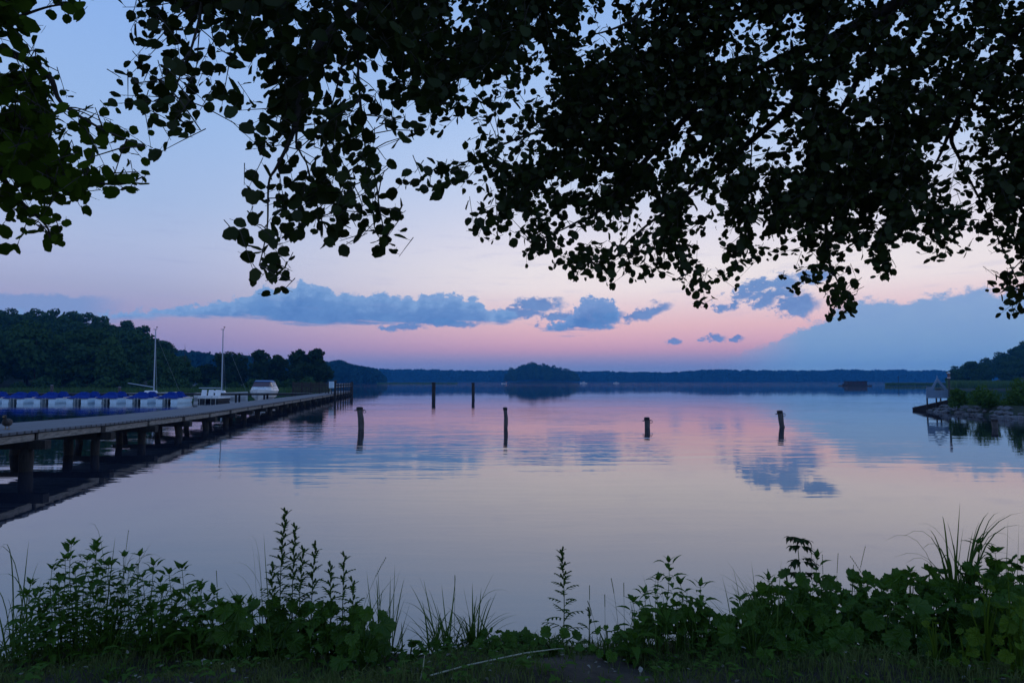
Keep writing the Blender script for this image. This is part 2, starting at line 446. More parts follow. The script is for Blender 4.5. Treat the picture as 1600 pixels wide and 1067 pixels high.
CL_A_BOT = [(170, 497), (230, 496), (300, 494), (380, 494), (410, 497), (440, 504), (480, 509), (540, 505), (600, 508), (650, 506), (700, 507), (760, 504), (790, 504), (806, 498), (820, 492)]
CL_C_TOP = [(835, 530), (846, 510), (866, 504), (885, 500), (893, 488), (903, 478), (915, 469), (927, 467), (946, 468), (958, 472), (964, 484), (972, 500), (980, 530)]
CL_C_BOT = [(835, 505), (850, 513), (880, 517), (920, 517), (945, 513), (965, 503), (980, 490)]
CL_R_TOP = [(1060, 572), (1110, 562), (1165, 548), (1200, 538), (1222, 524), (1245, 511), (1285, 500), (1300, 489), (1335, 475), (1360, 470), (1385, 470), (1392, 465), (1402, 472), (1416, 470), (1428, 464), (1462, 461), (1520, 454), (1556, 455), (1600, 455), (1800, 450)]
CL_SMALL = [(838, 477, 48, 13, .05), (812, 490, 52, 10, 0), (1010, 489, 50, 12, .32), (985, 496, 20, 6, .1), (1182, 448, 46, 13, .25), (1222, 440, 34, 15, .1), (1268, 432, 40, 14, .1),
            (1190, 470, 28, 14, 0), (1243, 476, 44, 22, 0), (1126, 480, 14, 10, 0), (1145, 478, 14, 8, .3), (1116, 525, 22, 7, 0), (1052, 531, 16, 5, 0), (1150, 531, 16, 4, 0), (630, 510, 44, 8, 0), (900, 508, 70, 9, 0), (872, 494, 34, 9, .05), (952, 494, 30, 11, .1), (1212, 461, 54, 13, .1), (1160, 462, 26, 9, .2), (700, 505, 60, 7, 0)]
build_world()

# ------------------------------------------------------------------ camera, sun
cam = bpy.data.cameras.new('camera'); cam.lens = 24; cam.sensor_width = 36; cam.clip_end = 6000; cam.clip_start = .05
co = bpy.data.objects.new('camera', cam); COL.objects.link(co); co.location = (0, 0, CAMZ); co.rotation_euler = (R(90) + PITCH, 0, 0)
scene.camera = co
sd = bpy.data.lights.new('sun', 'SUN'); sd.energy = .3; sd.angle = R(3); sd.color = (1, .72, .6)
so = bpy.data.objects.new('sun', sd); COL.objects.link(so)
el = R(-1.5); dv = Vector((math.sin(SUN_AZ) * math.cos(el), math.cos(SUN_AZ) * math.cos(el), math.sin(el)))
so.rotation_euler = dv.to_track_quat('Z', 'Y').to_euler(); so.location = (0, 0, 60)

# ------------------------------------------------------------------ water and grounds
MB().add([(-1650, -60, 0), (1650, -60, 0), (1650, 1850, 0), (-1650, 1850, 0)], [(0, 1, 2, 3)]).build('lake_water', M['water'])['kind'] = 'structure'

def shore_y(x):
    base = 4.78 + .10 * math.sin(x * 1.7) + .07 * math.sin(x * 4.1 + 1)
    if x < -2.2: base += -.25 * min(1, (-2.2 - x) / 1.2)
    if x > 1: base += .25 * min(1, (x - 1) / 2)
    if x > 4: base += (x - 4) * .5
    if x < -4.5: base += (-4.5 - x) * .25
    return base
def ground_z(x, y):
    s = shore_y(x) - y
    bumps = .03 * math.sin(x * 3.1 + y * 2) + .02 * math.sin(x * 7.3 - y * 5)
    if s > 1.2: return .46 + bumps
    if s > 0: return .20 + (.26) * (s / 1.2) + bumps
    return max(-.9, .20 + s * 1.6 + bumps * .5)
vs = []; fs = []
xs = np.linspace(-16, 18, 171); ys = np.concatenate([np.linspace(-20, 2, 23), np.linspace(2.15, 12, 70)])
for y in ys:
    for x in xs: vs.append((x, y, ground_z(x, y)))
nx = len(xs)
for j in range(len(ys) - 1):
    for i in range(nx - 1): fs.append((j * nx + i, j * nx + i + 1, (j + 1) * nx + i + 1, (j + 1) * nx + i))
MB().add(vs, fs).build('bank_ground', M['soil'], smooth=True)['kind'] = 'structure'

def polar_ground(name, pxs, ds, zf, mat):
    vs = []; fs = []
    for d in ds:
        for p in pxs: vs.append((GX(p, d), d, zf(p, d)))
    n = len(pxs)
    for j in range(len(ds) - 1):
        for i in range(n - 1): fs.append((j * n + i, j * n + i + 1, (j + 1) * n + i + 1, (j + 1) * n + i))
    o = MB().add(vs, fs).build(name, mat, smooth=True); o['kind'] = 'structure'; return o

def interp(pts, x):
    return float(np.interp(x, [p[0] for p in pts], [p[1] for p in pts]))
HILL_TOP = [(-400, 476), (-100, 478), (0, 479), (60, 481), (100, 483), (150, 489), (190, 495), (215, 503), (235, 516), (255, 534), (270, 546), (285, 558), (300, 578), (330, 590)]
def left_z(px, d):
    if d < 106: return -.6
    if d < 112: return .35
    H = max(0, ZT(interp(HILL_TOP, px), 235) - 13)
    k = min(1, max(0, (d - 120) / 110)); k = k * k * (3 - 2 * k)
    edge = min(1, max(0, (520 - px) / 20))
    z = .4 + H * k
    if px > 512: z = -.6
    return z
polar_ground('left_shore', list(range(-400, 560, 12)), [104, 106.5, 112, 120, 135, 150, 170, 190, 210, 230, 260, 330], left_z, M['shore'])
RH_TOP = [(1485, 590), (1493, 576), (1500, 569), (1512, 564), (1530, 559), (1545, 555), (1560, 551), (1575, 545), (1590, 538), (1600, 534), (1650, 520), (1700, 512), (1800, 512), (1950, 535), (2100, 562), (2250, 585)]
def right_z(px, d):
    H = max(0, ZT(interp(RH_TOP, px), 320) - 13)
    k = min(1, max(0, (d - 235) / 85))
    if px < 1478 and d > 180: return -.5
    if d < 166: return -.6
    return .35 + H * k
polar_ground('right_shore', list(range(1460, 2420, 12)), [164, 167, 175, 200, 235, 255, 275, 295, 320, 380], right_z, M['shore'])
polar_ground('far_shore', list(range(300, 1700, 50)), [1385, 1390, 1500, 1840], lambda p, d: -.5 if d < 1387 else (1.0 if d < 1392 else 7.0), M['shore'])
# island mound
vs = []; fs = []
icx, icy = GX(848, 915), 915
for j in range(7):
    for i in range(28):
        a = 2 * math.pi * i / 28; r = j / 6
        vs.append((icx + 49 * r * math.cos(a), icy + 26 * r * math.sin(a), 3.2 * (1 - r ** 2) - .2 * r))
for j in range(6):
    for i in range(28): fs.append((j * 28 + i, j * 28 + (i + 1) % 28, (j + 1) * 28 + (i + 1) % 28, (j + 1) * 28 + i))
MB().add(vs, fs).build('island_ground', M['shore'], smooth=True)['kind'] = 'structure'

# ------------------------------------------------------------------ distant trees
def crown_np(seed, h, w, lobes, n, q, base=.18):
    """leaf-clump quads on the surfaces and insides of several lobes"""
    r = np.random.default_rng(seed)
    V = []
    L = []
    for k in range(lobes):
        a = r.uniform(0, 2 * math.pi); zz = r.uniform(base + .12, .86)
        env = math.sin(math.pi * min(1, max(.05, (zz - base * .5) / (1.05 - base * .5)))) ** .6
        rr = r.uniform(.1, .62) * w / 2 * env * 1.15
        L.append((rr * math.cos(a), rr * math.sin(a), zz * h, r.uniform(.20, .34) * w * (1.15 - .45 * zz)))
    L.append((0, 0, h * .9, w * .16)); L.append((0, 0, h * .55, w * .33))
    tot = sum(l[3] ** 2 for l in L)
    for (x, y, z, rad) in L:
        m = int(n * rad * rad / tot) + 8
        d = r.normal(size=(m, 3)); d /= np.linalg.norm(d, axis=1)[:, None]
        rr = rad * r.uniform(.72, 1.12, size=(m, 1))
        c = np.array([x, y, z]) + d * rr * np.array([1, 1, .8])
        nrm = d + r.normal(size=(m, 3)) * .6; nrm /= np.linalg.norm(nrm, axis=1)[:, None]
        t = np.cross(nrm, r.normal(size=(m, 3))); t /= np.linalg.norm(t, axis=1)[:, None] + 1e-9
        b = np.cross(nrm, t); s = q * r.uniform(.5, 1.25, size=(m, 1))
        V.append(np.stack([c - t * s - b * s * .5, c + t * s * .3 - b * s, c + t * s + b * s * .4, c - t * s * .4 + b * s], axis=1))
    return np.concatenate(V).reshape(-1, 3)
def quads_mesh(name, V, mat):
    n = len(V) // 4
    return np_mesh(name, V, np.arange(4 * n), np.full(n, 4), mat)

def trunk_mesh(h, r, seed, limbs=4):
    rr = random.Random(seed); b = MB()
    b.tube([(0, 0, -.6), (.05 * h * rr.uniform(-.3, .3), 0, h * .35), (0, .02 * h, h * .85)], [r, r * .75, r * .15], 7)
    for k in range(limbs):
        a = rr.uniform(0, 6.28); z = h * rr.uniform(.25, .6); l = h * .28
        b.tube([(0, 0, z), (math.cos(a) * l * .6, math.sin(a) * l * .6, z + l * .5), (math.cos(a) * l, math.sin(a) * l, z + l)], [r * .4, r * .28, r * .1], 5)
    return b.mesh('trunk', M['bark'], True)
# prototypes: (crown mesh, trunk mesh, height, width)
PROTO = []
for k, (h, w, lb, base) in enumerate([(12, 9, 16, .12), (13, 8, 15, .15), (11, 9.5, 17, .1), (14, 8, 16, .15), (10, 8, 13, .08)]):
    cm = quads_mesh('crown', crown_np(40 + k, h, w, lb, 3400, .34, base), M['wood_leaf'])
    PROTO.append((cm, trunk_mesh(h, .22, k), h, w))
def plant_tree(k, loc, H, Wd, label, group, name='broadleaf_tree', cat='tree', mat=None, rz=None):
    cm, tm, h, w = PROTO[k % len(PROTO)]
    t = thing(name, label, cat, loc, random.uniform(0, 6.28) if rz is None else rz, group)
    t.scale = (Wd / w, Wd / w, H / h)
    link('trunk', tm, t)
    c = link('crown', cm, t)
    return t
rr = random.Random(3)
cnt = 0
for d in (118, 126, 134, 143, 152, 172, 192, 212, 235):
    step = 6.4 * F / d
    px = -190 + rr.uniform(0, step)
    while px < 292:
        ptop = interp(HILL_TOP, px)
        zt = ZT(ptop, d)
        zg = left_z(px, d)
        if d >= 230:
            H = zt - zg + rr.uniform(-1.2, .6)
        else:
            H = rr.uniform(8.5, 12.5) if d not in (126, 143) else rr.uniform(4.5, 7.5)
            H = min(H, zt - zg - rr.uniform(.3, 1.2))
        if H > 4:
            plant_tree(rr.randrange(5), (GX(px, d), d + rr.uniform(-5, 5), zg), H, max(5.5, H * rr.uniform(.62, .8)),
                       'leafy tree in the dense dark wood covering the hill behind the pedal boats', 'trees of the wooded hill on the left')
            cnt += 1
        px += step * rr.uniform(.8, 1.2)
# bare snag rising from the end of the hill wood
sn = thing('dead_tree', 'thin bare dead tree sticking up at the lower end of the wooded hill', 'tree', (GX(287, 150), 150, .4))
b = MB(); hh = ZT(538, 150) - .4
b.tube([(0, 0, -.3), (.1, 0, hh * .6), (0, 0, hh)], [.14, .09, .02], 6); b.build('trunk', M['bark'], sn)
b = MB()
for a, z in ((.4, .75), (2.8, .8), (4.2, .68), (1.5, .88)):
    b.tube([(0, 0, hh * z), (math.cos(a) * .5, math.sin(a) * .4, hh * z + .5)], [.04, .012], 4)
b.build('branches', M['bark'], sn)

def single_tree(px, d, ptop, pwidth, seed, label, lobes=18, mat='dark_leaf', base=.1, name='broadleaf_tree', n=4200, tops=None):
    zg = .35; H = ZT(ptop, d) - zg; Wd = pwidth * d / F
    t = thing(name, label, 'tree', (GX(px, d), d, zg))
    tm = trunk_mesh(H, .2, seed); link('trunk', tm, t)
    V = crown_np(seed, H, Wd, lobes, n, .30, base)
    link('crown', quads_mesh('crown', V, M[mat]), t); return t
single_tree(358, 150, 551, 58, 71, 'dark rounded tree standing behind the right hand sailboat mast')
single_tree(322, 152, 570, 36, 74, 'low dark tree between the wooded hill and the right hand mast')
single_tree(405, 148, 545, 40, 72, 'airy tree with thin ragged top right behind the white motorboat', lobes=22, n=2400)
single_tree(432, 150, 553, 34, 75, 'small tree filling the gap between the airy tree and the darkest tree', n=2600)
single_tree(468, 146, 546, 44, 73, 'darkest tree, left part of the twin crown near the pier end', lobes=20)
single_tree(494, 146, 544, 42, 76, 'darkest tree at the tip of the shore, nearest the pier end', lobes=20)
# shrubs along the left shore
SHR = quads_mesh('crown', crown_np(90, 3, 4.2, 9, 900, .22, .02), M['wood_leaf'])
SHS = trunk_mesh(2.2, .05, 92, 3)
for i, (px, d, sc) in enumerate([(-40, 112, .9), (30, 113, .7), (70, 112, 1.0), (120, 113, .8), (165, 112, 1.1), (205, 113, .9), (250, 112, 1.0), (285, 113, .9), (312, 112, .6), (335, 112, .8), (368, 113, .7), (395, 113, .9), (430, 112, .8), (455, 112, .9), (482, 112, 1.0), (502, 112, .7)]):
    t = thing('shrub', 'low dark shrub at the water line of the left shore below the trees', 'shrub', (GX(px, d), d, .2), rr.uniform(0, 6), 'shrubs along the left shore')
    t.scale = (sc, sc, sc * .8); link('stems', SHS, t); link('crown', SHR, t)

# island and right-hand hill
ISL = [(786, 592), (792, 584), (800, 578), (815, 572), (830, 569), (845, 570.5), (860, 574), (880, 578), (895, 582), (904, 588)]
for k in range(46):
    px = 793 + 109 * (k + .5) / 46 + rr.uniform(-2, 2); d = 915 + rr.uniform(-18, 18)
    H = ZT(interp(ISL, px), d) + 1.4 + rr.uniform(-3.0, .8)
    if H > 4: plant_tree(rr.randrange(5), (GX(px, d), d, 1.0), H, rr.uniform(9, 12.5), 'tree of the small round wooded island in the middle of the lake', 'trees on the island')
for d in (238, 255, 275, 297, 320):
    px = 1492 + rr.uniform(0, 12)
    while px < 2230:
        zt = ZT(interp(RH_TOP, px), d); zg = right_z(px, d)
        H = zt - zg + rr.uniform(-1.4, .4) if d > 310 else min(rr.uniform(8, 11.5), zt - zg - rr.uniform(.2, 1.2))
        if H > 3.5:
            plant_tree(rr.randrange(5), (GX(px, d), d + rr.uniform(-5, 5), zg), H, max(6, H * .75), 'leafy tree in the dark wood on the slope behind the reeds on the right', 'trees of the wooded slope on the right')
        px += 6.8 * F / d * rr.uniform(.8, 1.2)

def far_wood(name, label, top, d0, d1, n, hmin, q, mat, zbase=.5, spike=.35, wmul=1.0):
    r = np.random.default_rng(hash(name) % 1000 if False else len(name)); V = []
    p0, p1 = top[0][0], top[-1][0]
    for k in range(n):
        px = p0 + (p1 - p0) * (k + r.uniform(0, 1)) / n; d = r.uniform(d0, d1)
        H = ZT(interp(top, px), d) - zbase; H *= r.uniform(.86, 1.03)
        if H < hmin: continue
        w = r.uniform(5, 9) * wmul; con = r.random() < spike
        m = 64; zz = r.uniform(.02, 1, m) ** .8
        env = (1 - zz) ** .8 + .08 if con else np.sqrt(np.maximum(.02, 1 - (2 * zz - 1) ** 2)) * .9 + .1
        a = r.uniform(0, 6.283, m)
        c = np.stack([GX(px, d) + np.cos(a) * w / 2 * env, d + np.sin(a) * w / 2 * env, zbase + zz * H], 1)
        nrm = np.stack([np.cos(a), np.sin(a), r.uniform(-.2, .8, m)], 1) + r.normal(size=(m, 3)) * .35; nrm /= np.linalg.norm(nrm, axis=1)[:, None]
        t = np.cross(nrm, [0, 0, 1.0]); t /= np.linalg.norm(t, axis=1)[:, None]; b = np.cross(nrm, t); s = q * r.uniform(.6, 1.2, size=(m, 1))
        V.append(np.stack([c - t * s - b * s * .6, c + t * s * .4 - b * s, c + t * s + b * s * .5, c - t * s * .5 + b * s], 1))
    o = link(name, quads_mesh(name, np.concatenate(V).reshape(-1, 3), M[mat]))
    return tag(o, label, 'forest', None, 'stuff')
jag = random.Random(5)
FAR = []
x = 480
while x < 1720:
    y = interp([(480, 577.5), (600, 577.5), (780, 580), (900, 581), (1050, 582.5), (1080, 580), (1100, 578.5), (1250, 580), (1330, 578.5), (1400, 579), (1500, 580), (1720, 579)], x)
    FAR.append((x, y + jag.uniform(-.9, .9))); x += 7
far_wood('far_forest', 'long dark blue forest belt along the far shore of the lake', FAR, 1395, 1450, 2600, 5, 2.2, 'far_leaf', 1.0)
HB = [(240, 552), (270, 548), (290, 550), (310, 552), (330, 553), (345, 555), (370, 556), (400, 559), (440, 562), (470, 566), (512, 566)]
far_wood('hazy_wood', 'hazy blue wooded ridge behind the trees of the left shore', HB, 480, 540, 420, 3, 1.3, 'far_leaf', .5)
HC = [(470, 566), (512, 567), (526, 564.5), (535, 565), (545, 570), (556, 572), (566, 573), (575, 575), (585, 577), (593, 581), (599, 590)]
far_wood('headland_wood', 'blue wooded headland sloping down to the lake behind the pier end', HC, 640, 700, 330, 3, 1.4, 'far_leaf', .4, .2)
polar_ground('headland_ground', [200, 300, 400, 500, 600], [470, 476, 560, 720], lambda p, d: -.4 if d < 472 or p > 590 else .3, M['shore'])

def blades(name, regions, n, hmin, hmax, wid, mat, label, cat, seed, z0=.1, keep=None):
    """many upright blades: regions = list of (px0, px1, d0, d1, weight)"""
    r = np.random.default_rng(seed); V = []
    ws = np.array([q[4] for q in regions], float); ws /= ws.sum()
    for q, k in zip(regions, (ws * n).astype(int)):
        px = r.uniform(q[0], q[1], k); d = r.uniform(q[2], q[3], k)
        x = (px - 800) / F * d; h = r.uniform(hmin, hmax, k)
        if keep is not None:
            q_ = keep(x, d); x, d, h = x[q_], d[q_], h[q_]; k = len(x)
        a = r.uniform(0, 3.14, k); lean = r.normal(size=(k, 2)) * .12 * h[:, None]
        p = np.stack([x, d, np.full(k, z0)], 1); t = np.stack([np.cos(a), np.sin(a), 0 * a], 1) * wid
        tip = p + np.stack([lean[:, 0], lean[:, 1], h], 1); mid = p + np.stack([lean[:, 0] * .35, lean[:, 1] * .35, h * .6], 1)
        V.append(np.stack([p - t, p + t, mid + t * .8, mid - t * .8], 1)); V.append(np.stack([mid - t * .8, mid + t * .8, tip + t * .1, tip - t * .1], 1))
    o = link(name, quads_mesh(name, np.concatenate(V).reshape(-1, 3), M[mat])); return tag(o, label, cat, None, 'stuff')
blades('reed_bed', [(1484, 2300, 168, 185, 4), (1484, 2300, 185, 236, 4), (1478, 1500, 172, 240, .6)], 44000, 1.3, 2.3, .10, 'reed', 'green reed bed in front of the wooded slope on the right', 'reeds', 5)
blades('reed_spit', [(1382, 1486, 300, 312, 1)], 5000, .7, 1.5, .12, 'reed', 'low dark reed spit reaching out beside the house shaped sign', 'reeds', 6)
blades('headland_reeds', [(590, 715, 560, 580, 1)], 3500, .6, 1.2, .25, 'reed', 'thin reed spit at the foot of the headland behind the two far posts', 'reeds', 8)
blades('shore_reeds', [(-200, 515, 104.5, 112, 1)], 9000, .5, 1.1, .05, 'reed', 'fringe of dark reeds along the left shore behind the jetty', 'reeds', 9)

# ------------------------------------------------------------------ wooden pier
def PE(y): return -8.3 - .155 * y            # near edge of the deck
def PZ(y): return interp([(4, 1.0), (14, .955), (18, .865), (27, .74), (45, .68), (74, .62), (104, .60)], y)
def PWID(y): return interp([(4, 2.8), (15, 2.8), (25, 2.5), (40, 2.3), (72, 2.0), (104, 2.0)], y)
pier = thing('wooden_pier', 'long weathered wooden pier running from the left edge out into the lake', 'pier', (PE(14), 14, 0))
def plc(p): return Vector(p) - Vector((PE(14), 14, 0))
PY = [4, 7, 10, 12.1, 15.4, 18.8, 22.1, 25.6, 29.0, 32.4, 36, 39.5, 43, 46.6, 50.2, 53.8, 57.4, 61, 64.6, 68.2, 71.8, 75.4, 79, 82.6, 86.2, 89.8, 93.4, 97, 100.6, 103.5]
prr = random.Random(9)
secs = []
for y in PY:
    x = PE(y); z = PZ(y); w = PWID(y)
    secs.append([plc(p) for p in ((x + .06, y, z - .055), (x + .06, y, z), (x - w, y, z), (x - w, y, z - .055))])
MB().loft(secs).build('deck', M['deck'], pier)
for i in range(len(PY) - 1):
    y0, y1 = PY[i], PY[i + 1]
    b = MB()
    g = .10 if i % 2 == 0 else .02
    a0 = Vector((PE(y0) - .03, y0 + g, PZ(y0) - .085 + prr.uniform(-.012, .012))); a1 = Vector((PE(y1) - .03, y1 - .03, PZ(y1) - .085 + prr.uniform(-.012, .012)))
    hgt = .145
    s = []
    for a in (a0, a1):
        s.append([plc(p) for p in ((a.x - .02, a.y, a.z - hgt), (a.x + .035, a.y, a.z - hgt), (a.x + .035, a.y, a.z), (a.x - .02, a.y, a.z))])
    b.loft(s); b.build('edge_board', M['fascia'], pier)
for y in PY[1:]:
    x = PE(y); z = PZ(y); w = PWID(y)
    # cap beam across the pile pair
    b = MB(); b.box(plc((x - w / 2 + .12, y, z - .33)), (w + .35, .2, .2)); b.build('cross_beam', M['pile'], pier)
    for off, r0 in ((-.18, .12), (-.92, .105), (-w + .35, .11)):
        lx = prr.uniform(-.06, .06); ly = prr.uniform(-.05, .05)
        b = MB(); r = r0 * prr.uniform(.85, 1.15)
        b.tube([plc((x + off + lx * 2, y + ly, -.9)), plc((x + off + lx, y, 0)), plc((x + off, y, .35)), plc((x + off - lx * .4, y, z - .42))], [r * 1.05, r, r * 1.08, r * .92], 9)
        b.build('pile', M['pile'], pier, True)
# a short stub post standing through the edge at every second bent
for y in PY[3:22:2]:
    b = MB(); b.box(plc((PE(y) - .02, y, PZ(y) - .22)), (.10, .20, .30)); b.build('edge_post', M['pile'], pier)
# railing at the outer end
for y in [79, 82.6, 86.2, 89.8, 93.4, 97, 100.6]:
    b = MB(); b.tube([plc((PE(y) + .12, y, -.8)), plc((PE(y) + .1, y, ZT(598 + (104 - y) * .05, y))) ], .075, 6); b.build('railing_post', M['pile'], pier)
b = MB()
for zo in (1.28, 1.62):
    b.loft([[plc(p) for p in ((PE(y) + .02, y, zo), (PE(y) + .06, y, zo), (PE(y) + .06, y, zo + .13), (PE(y) + .02, y, zo + .13))] for y in (79, 103)])
b.build('railing', M['fascia'], pier)
b = MB(); b.tube([plc((PE(103.4) + .15, 103.4, -.8)), plc((PE(103.4) + .12, 103.4, 1.95))], .19, 8); b.build('end_post', M['pile'], pier)

# sign on the pier
sy = 76.5; sx = GX(518, sy, 1.6)
sg = thing('sign_board', 'pale blue white notice board on a post near the pier end', 'sign', (sx, sy, PZ(sy)))
b = MB(); b.tube([(.0, .06, 0), (0, .06, 1.35)], .05, 6); b.build('post', M['pile'], sg)
b = MB(); b.box((0, 0, 1.02), (.58, .03, .72)); pn = b.build('panel', M['sign_face'], sg)
b = MB()
for k, wd in enumerate((.40, .34, .42, .28, .38)):
    b.box((-.21 + wd / 2, -.0185, 1.28 - k * .12), (wd, .006, .035))
b.build('faded_lines', M['sign_ink'], pn)
dp = thing('pier_post', 'dark thick post with a rusty cap right beside the notice board', 'post', (GX(523.5, 78, 1), 78, -.6))
b = MB(); b.tube([(0, 0, 0), (0, 0, 2.55)], [.15, .14], 8); b.build('shaft', M['pile'], dp)
b = MB(); b.ell((0.02, 0, 2.62), (.2, .2, .14)); b.build('cap', M['brown'], dp, True)
# slatted fence left of the sign
fn = thing('slat_fence', 'dark slatted fence on the landing left of the notice board', 'fence', (GX(484, 79), 79, 0))
x0, x1 = GX(457, 79) - GX(484, 79), GX(513, 79) - GX(484, 79)
b = MB(); k = 0
xx = x0
while xx < x1:
    b.box((xx, 0, 1.30 + .05 * math.sin(k * 2.1)), (.11, .03, 1.22)); xx += .165; k += 1
b.build('slats', M['brown'], fn)
b = MB()
for z in (.95, 1.6): b.box(((x0 + x1) / 2, .04, z), (x1 - x0, .05, .09))
b.build('rails', M['pile'], fn)
for xq in np.linspace(x0, x1, 5):
    b = MB(); b.box((xq, .1, .6), (.13, .12, 2.7)); b.build('post', M['pile'], fn)

# ------------------------------------------------------------------ jetty behind the pedal boats
JY = 73.0; JZ = .74
jx0, jx1 = -70.0, PE(JY) - PWID(JY)
jt = thing('side_jetty', 'narrow straight jetty behind the row of pedal boats, joining the pier', 'jetty', (jx0, JY, 0))
b = MB(); b.box(((jx1 - jx0) / 2, .6, JZ), (jx1 - jx0, 1.2, .05)); b.build('deck', M['deck'], jt)
b = MB(); b.box(((jx1 - jx0) / 2, 0.02, JZ - .12), (jx1 - jx0, .05, .17)); b.build('edge_beam', M['pile'], jt)
n = 16
for k in range(n):
    for yo in (.12, 1.05):
        b = MB(); xq = (jx1 - jx0) * (k + .4) / n
        b.tube([(xq, yo, -.8), (xq, yo, JZ - .04)], .11, 7); b.build('pile', M['pile'], jt)
for (px, py, lab) in ((80, 601, 'pale grey mooring post rising behind the second pedal boat from the left'), (186, 604, 'short dark mooring post behind the pedal boats left of the left mast')):
    t = thing('mooring_post', lab, 'post', (GX(px, 74.6), 74.6, -.8))
    hh = ZT(py, 74.6) + .8
    b = MB(); b.tube([(0, 0, 0), (.02, 0, hh - .1)], [.16, .15], 8); b.build('shaft', M['post'], t)
    b = MB(); b.tube([(.02, 0, hh - .1), (.02, 0, hh)], [.165, .10], 8); b.build('cap', M['stone'], t)

# ------------------------------------------------------------------ pedal boats
def hull_sec(y, w, z0, z1, cx, bulge=.0):
    return [Vector(p) for p in ((cx - w * .38, y, z0), (cx + w * .38, y, z0), (cx + w / 2, y, z0 + (z1 - z0) * .45), (cx + w / 2, y, z1), (cx - w / 2, y, z1), (cx - w / 2, y, z0 + (z1 - z0) * .45))]
def make_pedalo():
    t = thing('pedal_boat', 'x', 'pedal boat')
    for cx in (-.68, .68):
        b = MB(); b.loft([hull_sec(0, .62, -.1, .36, cx), hull_sec(.5, .64, -.12, .38, cx), hull_sec(2.6, .62, -.12, .38, cx), hull_sec(3.4, .30, .05, .36, cx)])
        b.build('float', M['hull_blue'], t)
    b = MB(); b.box((0, 1.75, .42), (1.96, 3.1, .07)); b.box((0, 3.0, .5), (1.3, .7, .12)); b.build('deck', M['white_hull'], t)
    b = MB(); b.box((1.0, 2.1, .50), (.04, 2.0, .09)); b.box((-1.0, 2.1, .50), (.04, 2.0, .09)); b.build('trim', M['stripe'], t)
    # tarpaulins: a low skirt over the bow and two peaks over the covered seat backs
    def cov(y0, yp, y1, w, zp, lo):
        s = []
        for (y, ww, z) in ((y0, w, lo), (y0 + (yp - y0) * .55, w * .92, lo + (zp - lo) * .42), (yp - .16, w * .50, zp), (yp + .14, w * .44, zp - .03), (y1, w * .9, lo + .06)):
            s.append([Vector((-ww / 2, y, .44)), Vector((-ww / 2 * .96, y, lo + (z - lo) * .55)), Vector((-ww / 2 * .55, y, z)), Vector((ww / 2 * .5, y, z - .02)), Vector((ww / 2 * .95, y, lo + (z - lo) * .5)), Vector((ww / 2, y, .44))])
        bb = MB(); bb.loft(s); return bb
    cov(-.02, 1.15, 1.75, 1.9, 1.04, .52).build('seat_cover', M['cover_blue'], t)
    cov(1.78, 2.75, 3.2, 1.5, 1.06, .50).build('seat_cover', M['cover_blue'], t)
    b = MB()
    for x in (-.16, .14): b.tube([(x, -.02, .5), (x * 1.05, -.10, .2), (x, -.02, -.1)], .022, 5)
    b.build('straps', M['rope'], t)
    b = MB(); b.box((0, 1.6, .12), (.6, 1.2, .42)); b.build('paddle_box', M['black'], t)
    return t
pedal = make_pedalo()
pxs = [8 - 48, 8 - 0, 58, 109, 156.5, 205, 254]
# fronts of the seven boats: left edge of the left float in the photo
edges = [-47, 2.5, 52, 103, 148, 196, 243]
names = ['cut off by the left edge of the photo', 'second from the left of the row', 'third from the left of the row', 'fourth from the left, middle of the row', 'third from the right end of the row', 'second from the right end of the row', 'rightmost of the row, just right of the left mast']
for i, e in enumerate(edges):
    y = 62.8 + rr.uniform(-.1, .1)
    xx = GX(e, y) + 1.0
    lab = 'white pedal boat under blue covers, ' + names[i]
    o = pedal if i == 0 else dup(pedal, (0, 0, 0))
    o.location = (xx, y, .0); o.rotation_euler = (0, 0, rr.uniform(-.03, .03)); o['label'] = lab; o['group'] = 'covered pedal boats moored in a row'
# uncovered white boat with three seats
wb = thing('pedal_boat', 'plain white pedal boat with three uncovered moulded seats, right of the blue covered row', 'pedal boat', (GX(325, 66.5), 66.5, 0))
for cx in (-.68, .68):
    b = MB(); b.loft([hull_sec(0, .6, -.1, .34, cx), hull_sec(2.4, .6, -.1, .36, cx), hull_sec(3.2, .3, .05, .34, cx)]); b.build('float', M['black'] if False else M['pile'], wb)
b = MB(); b.box((0, 1.4, .40), (2.05, 2.8, .1)); b.build('deck', M['white_hull'], wb)
for cx in (-.68, 0, .68):
    b = MB(); rt = Matrix.Rotation(R(-14), 3, 'X')
    b.box((cx, .62, .86), (.52, .10, .66), rt, .88); b.box((cx, .28, .54), (.54, .62, .18)); b.build('seat', M['white_hull'], wb)
b = MB()
for x in (-.8, -.25, .3, .75): b.tube([(x, -.05, .4), (x, -.08, -.1)], .02, 5)
b.build('straps', M['rope'], wb)

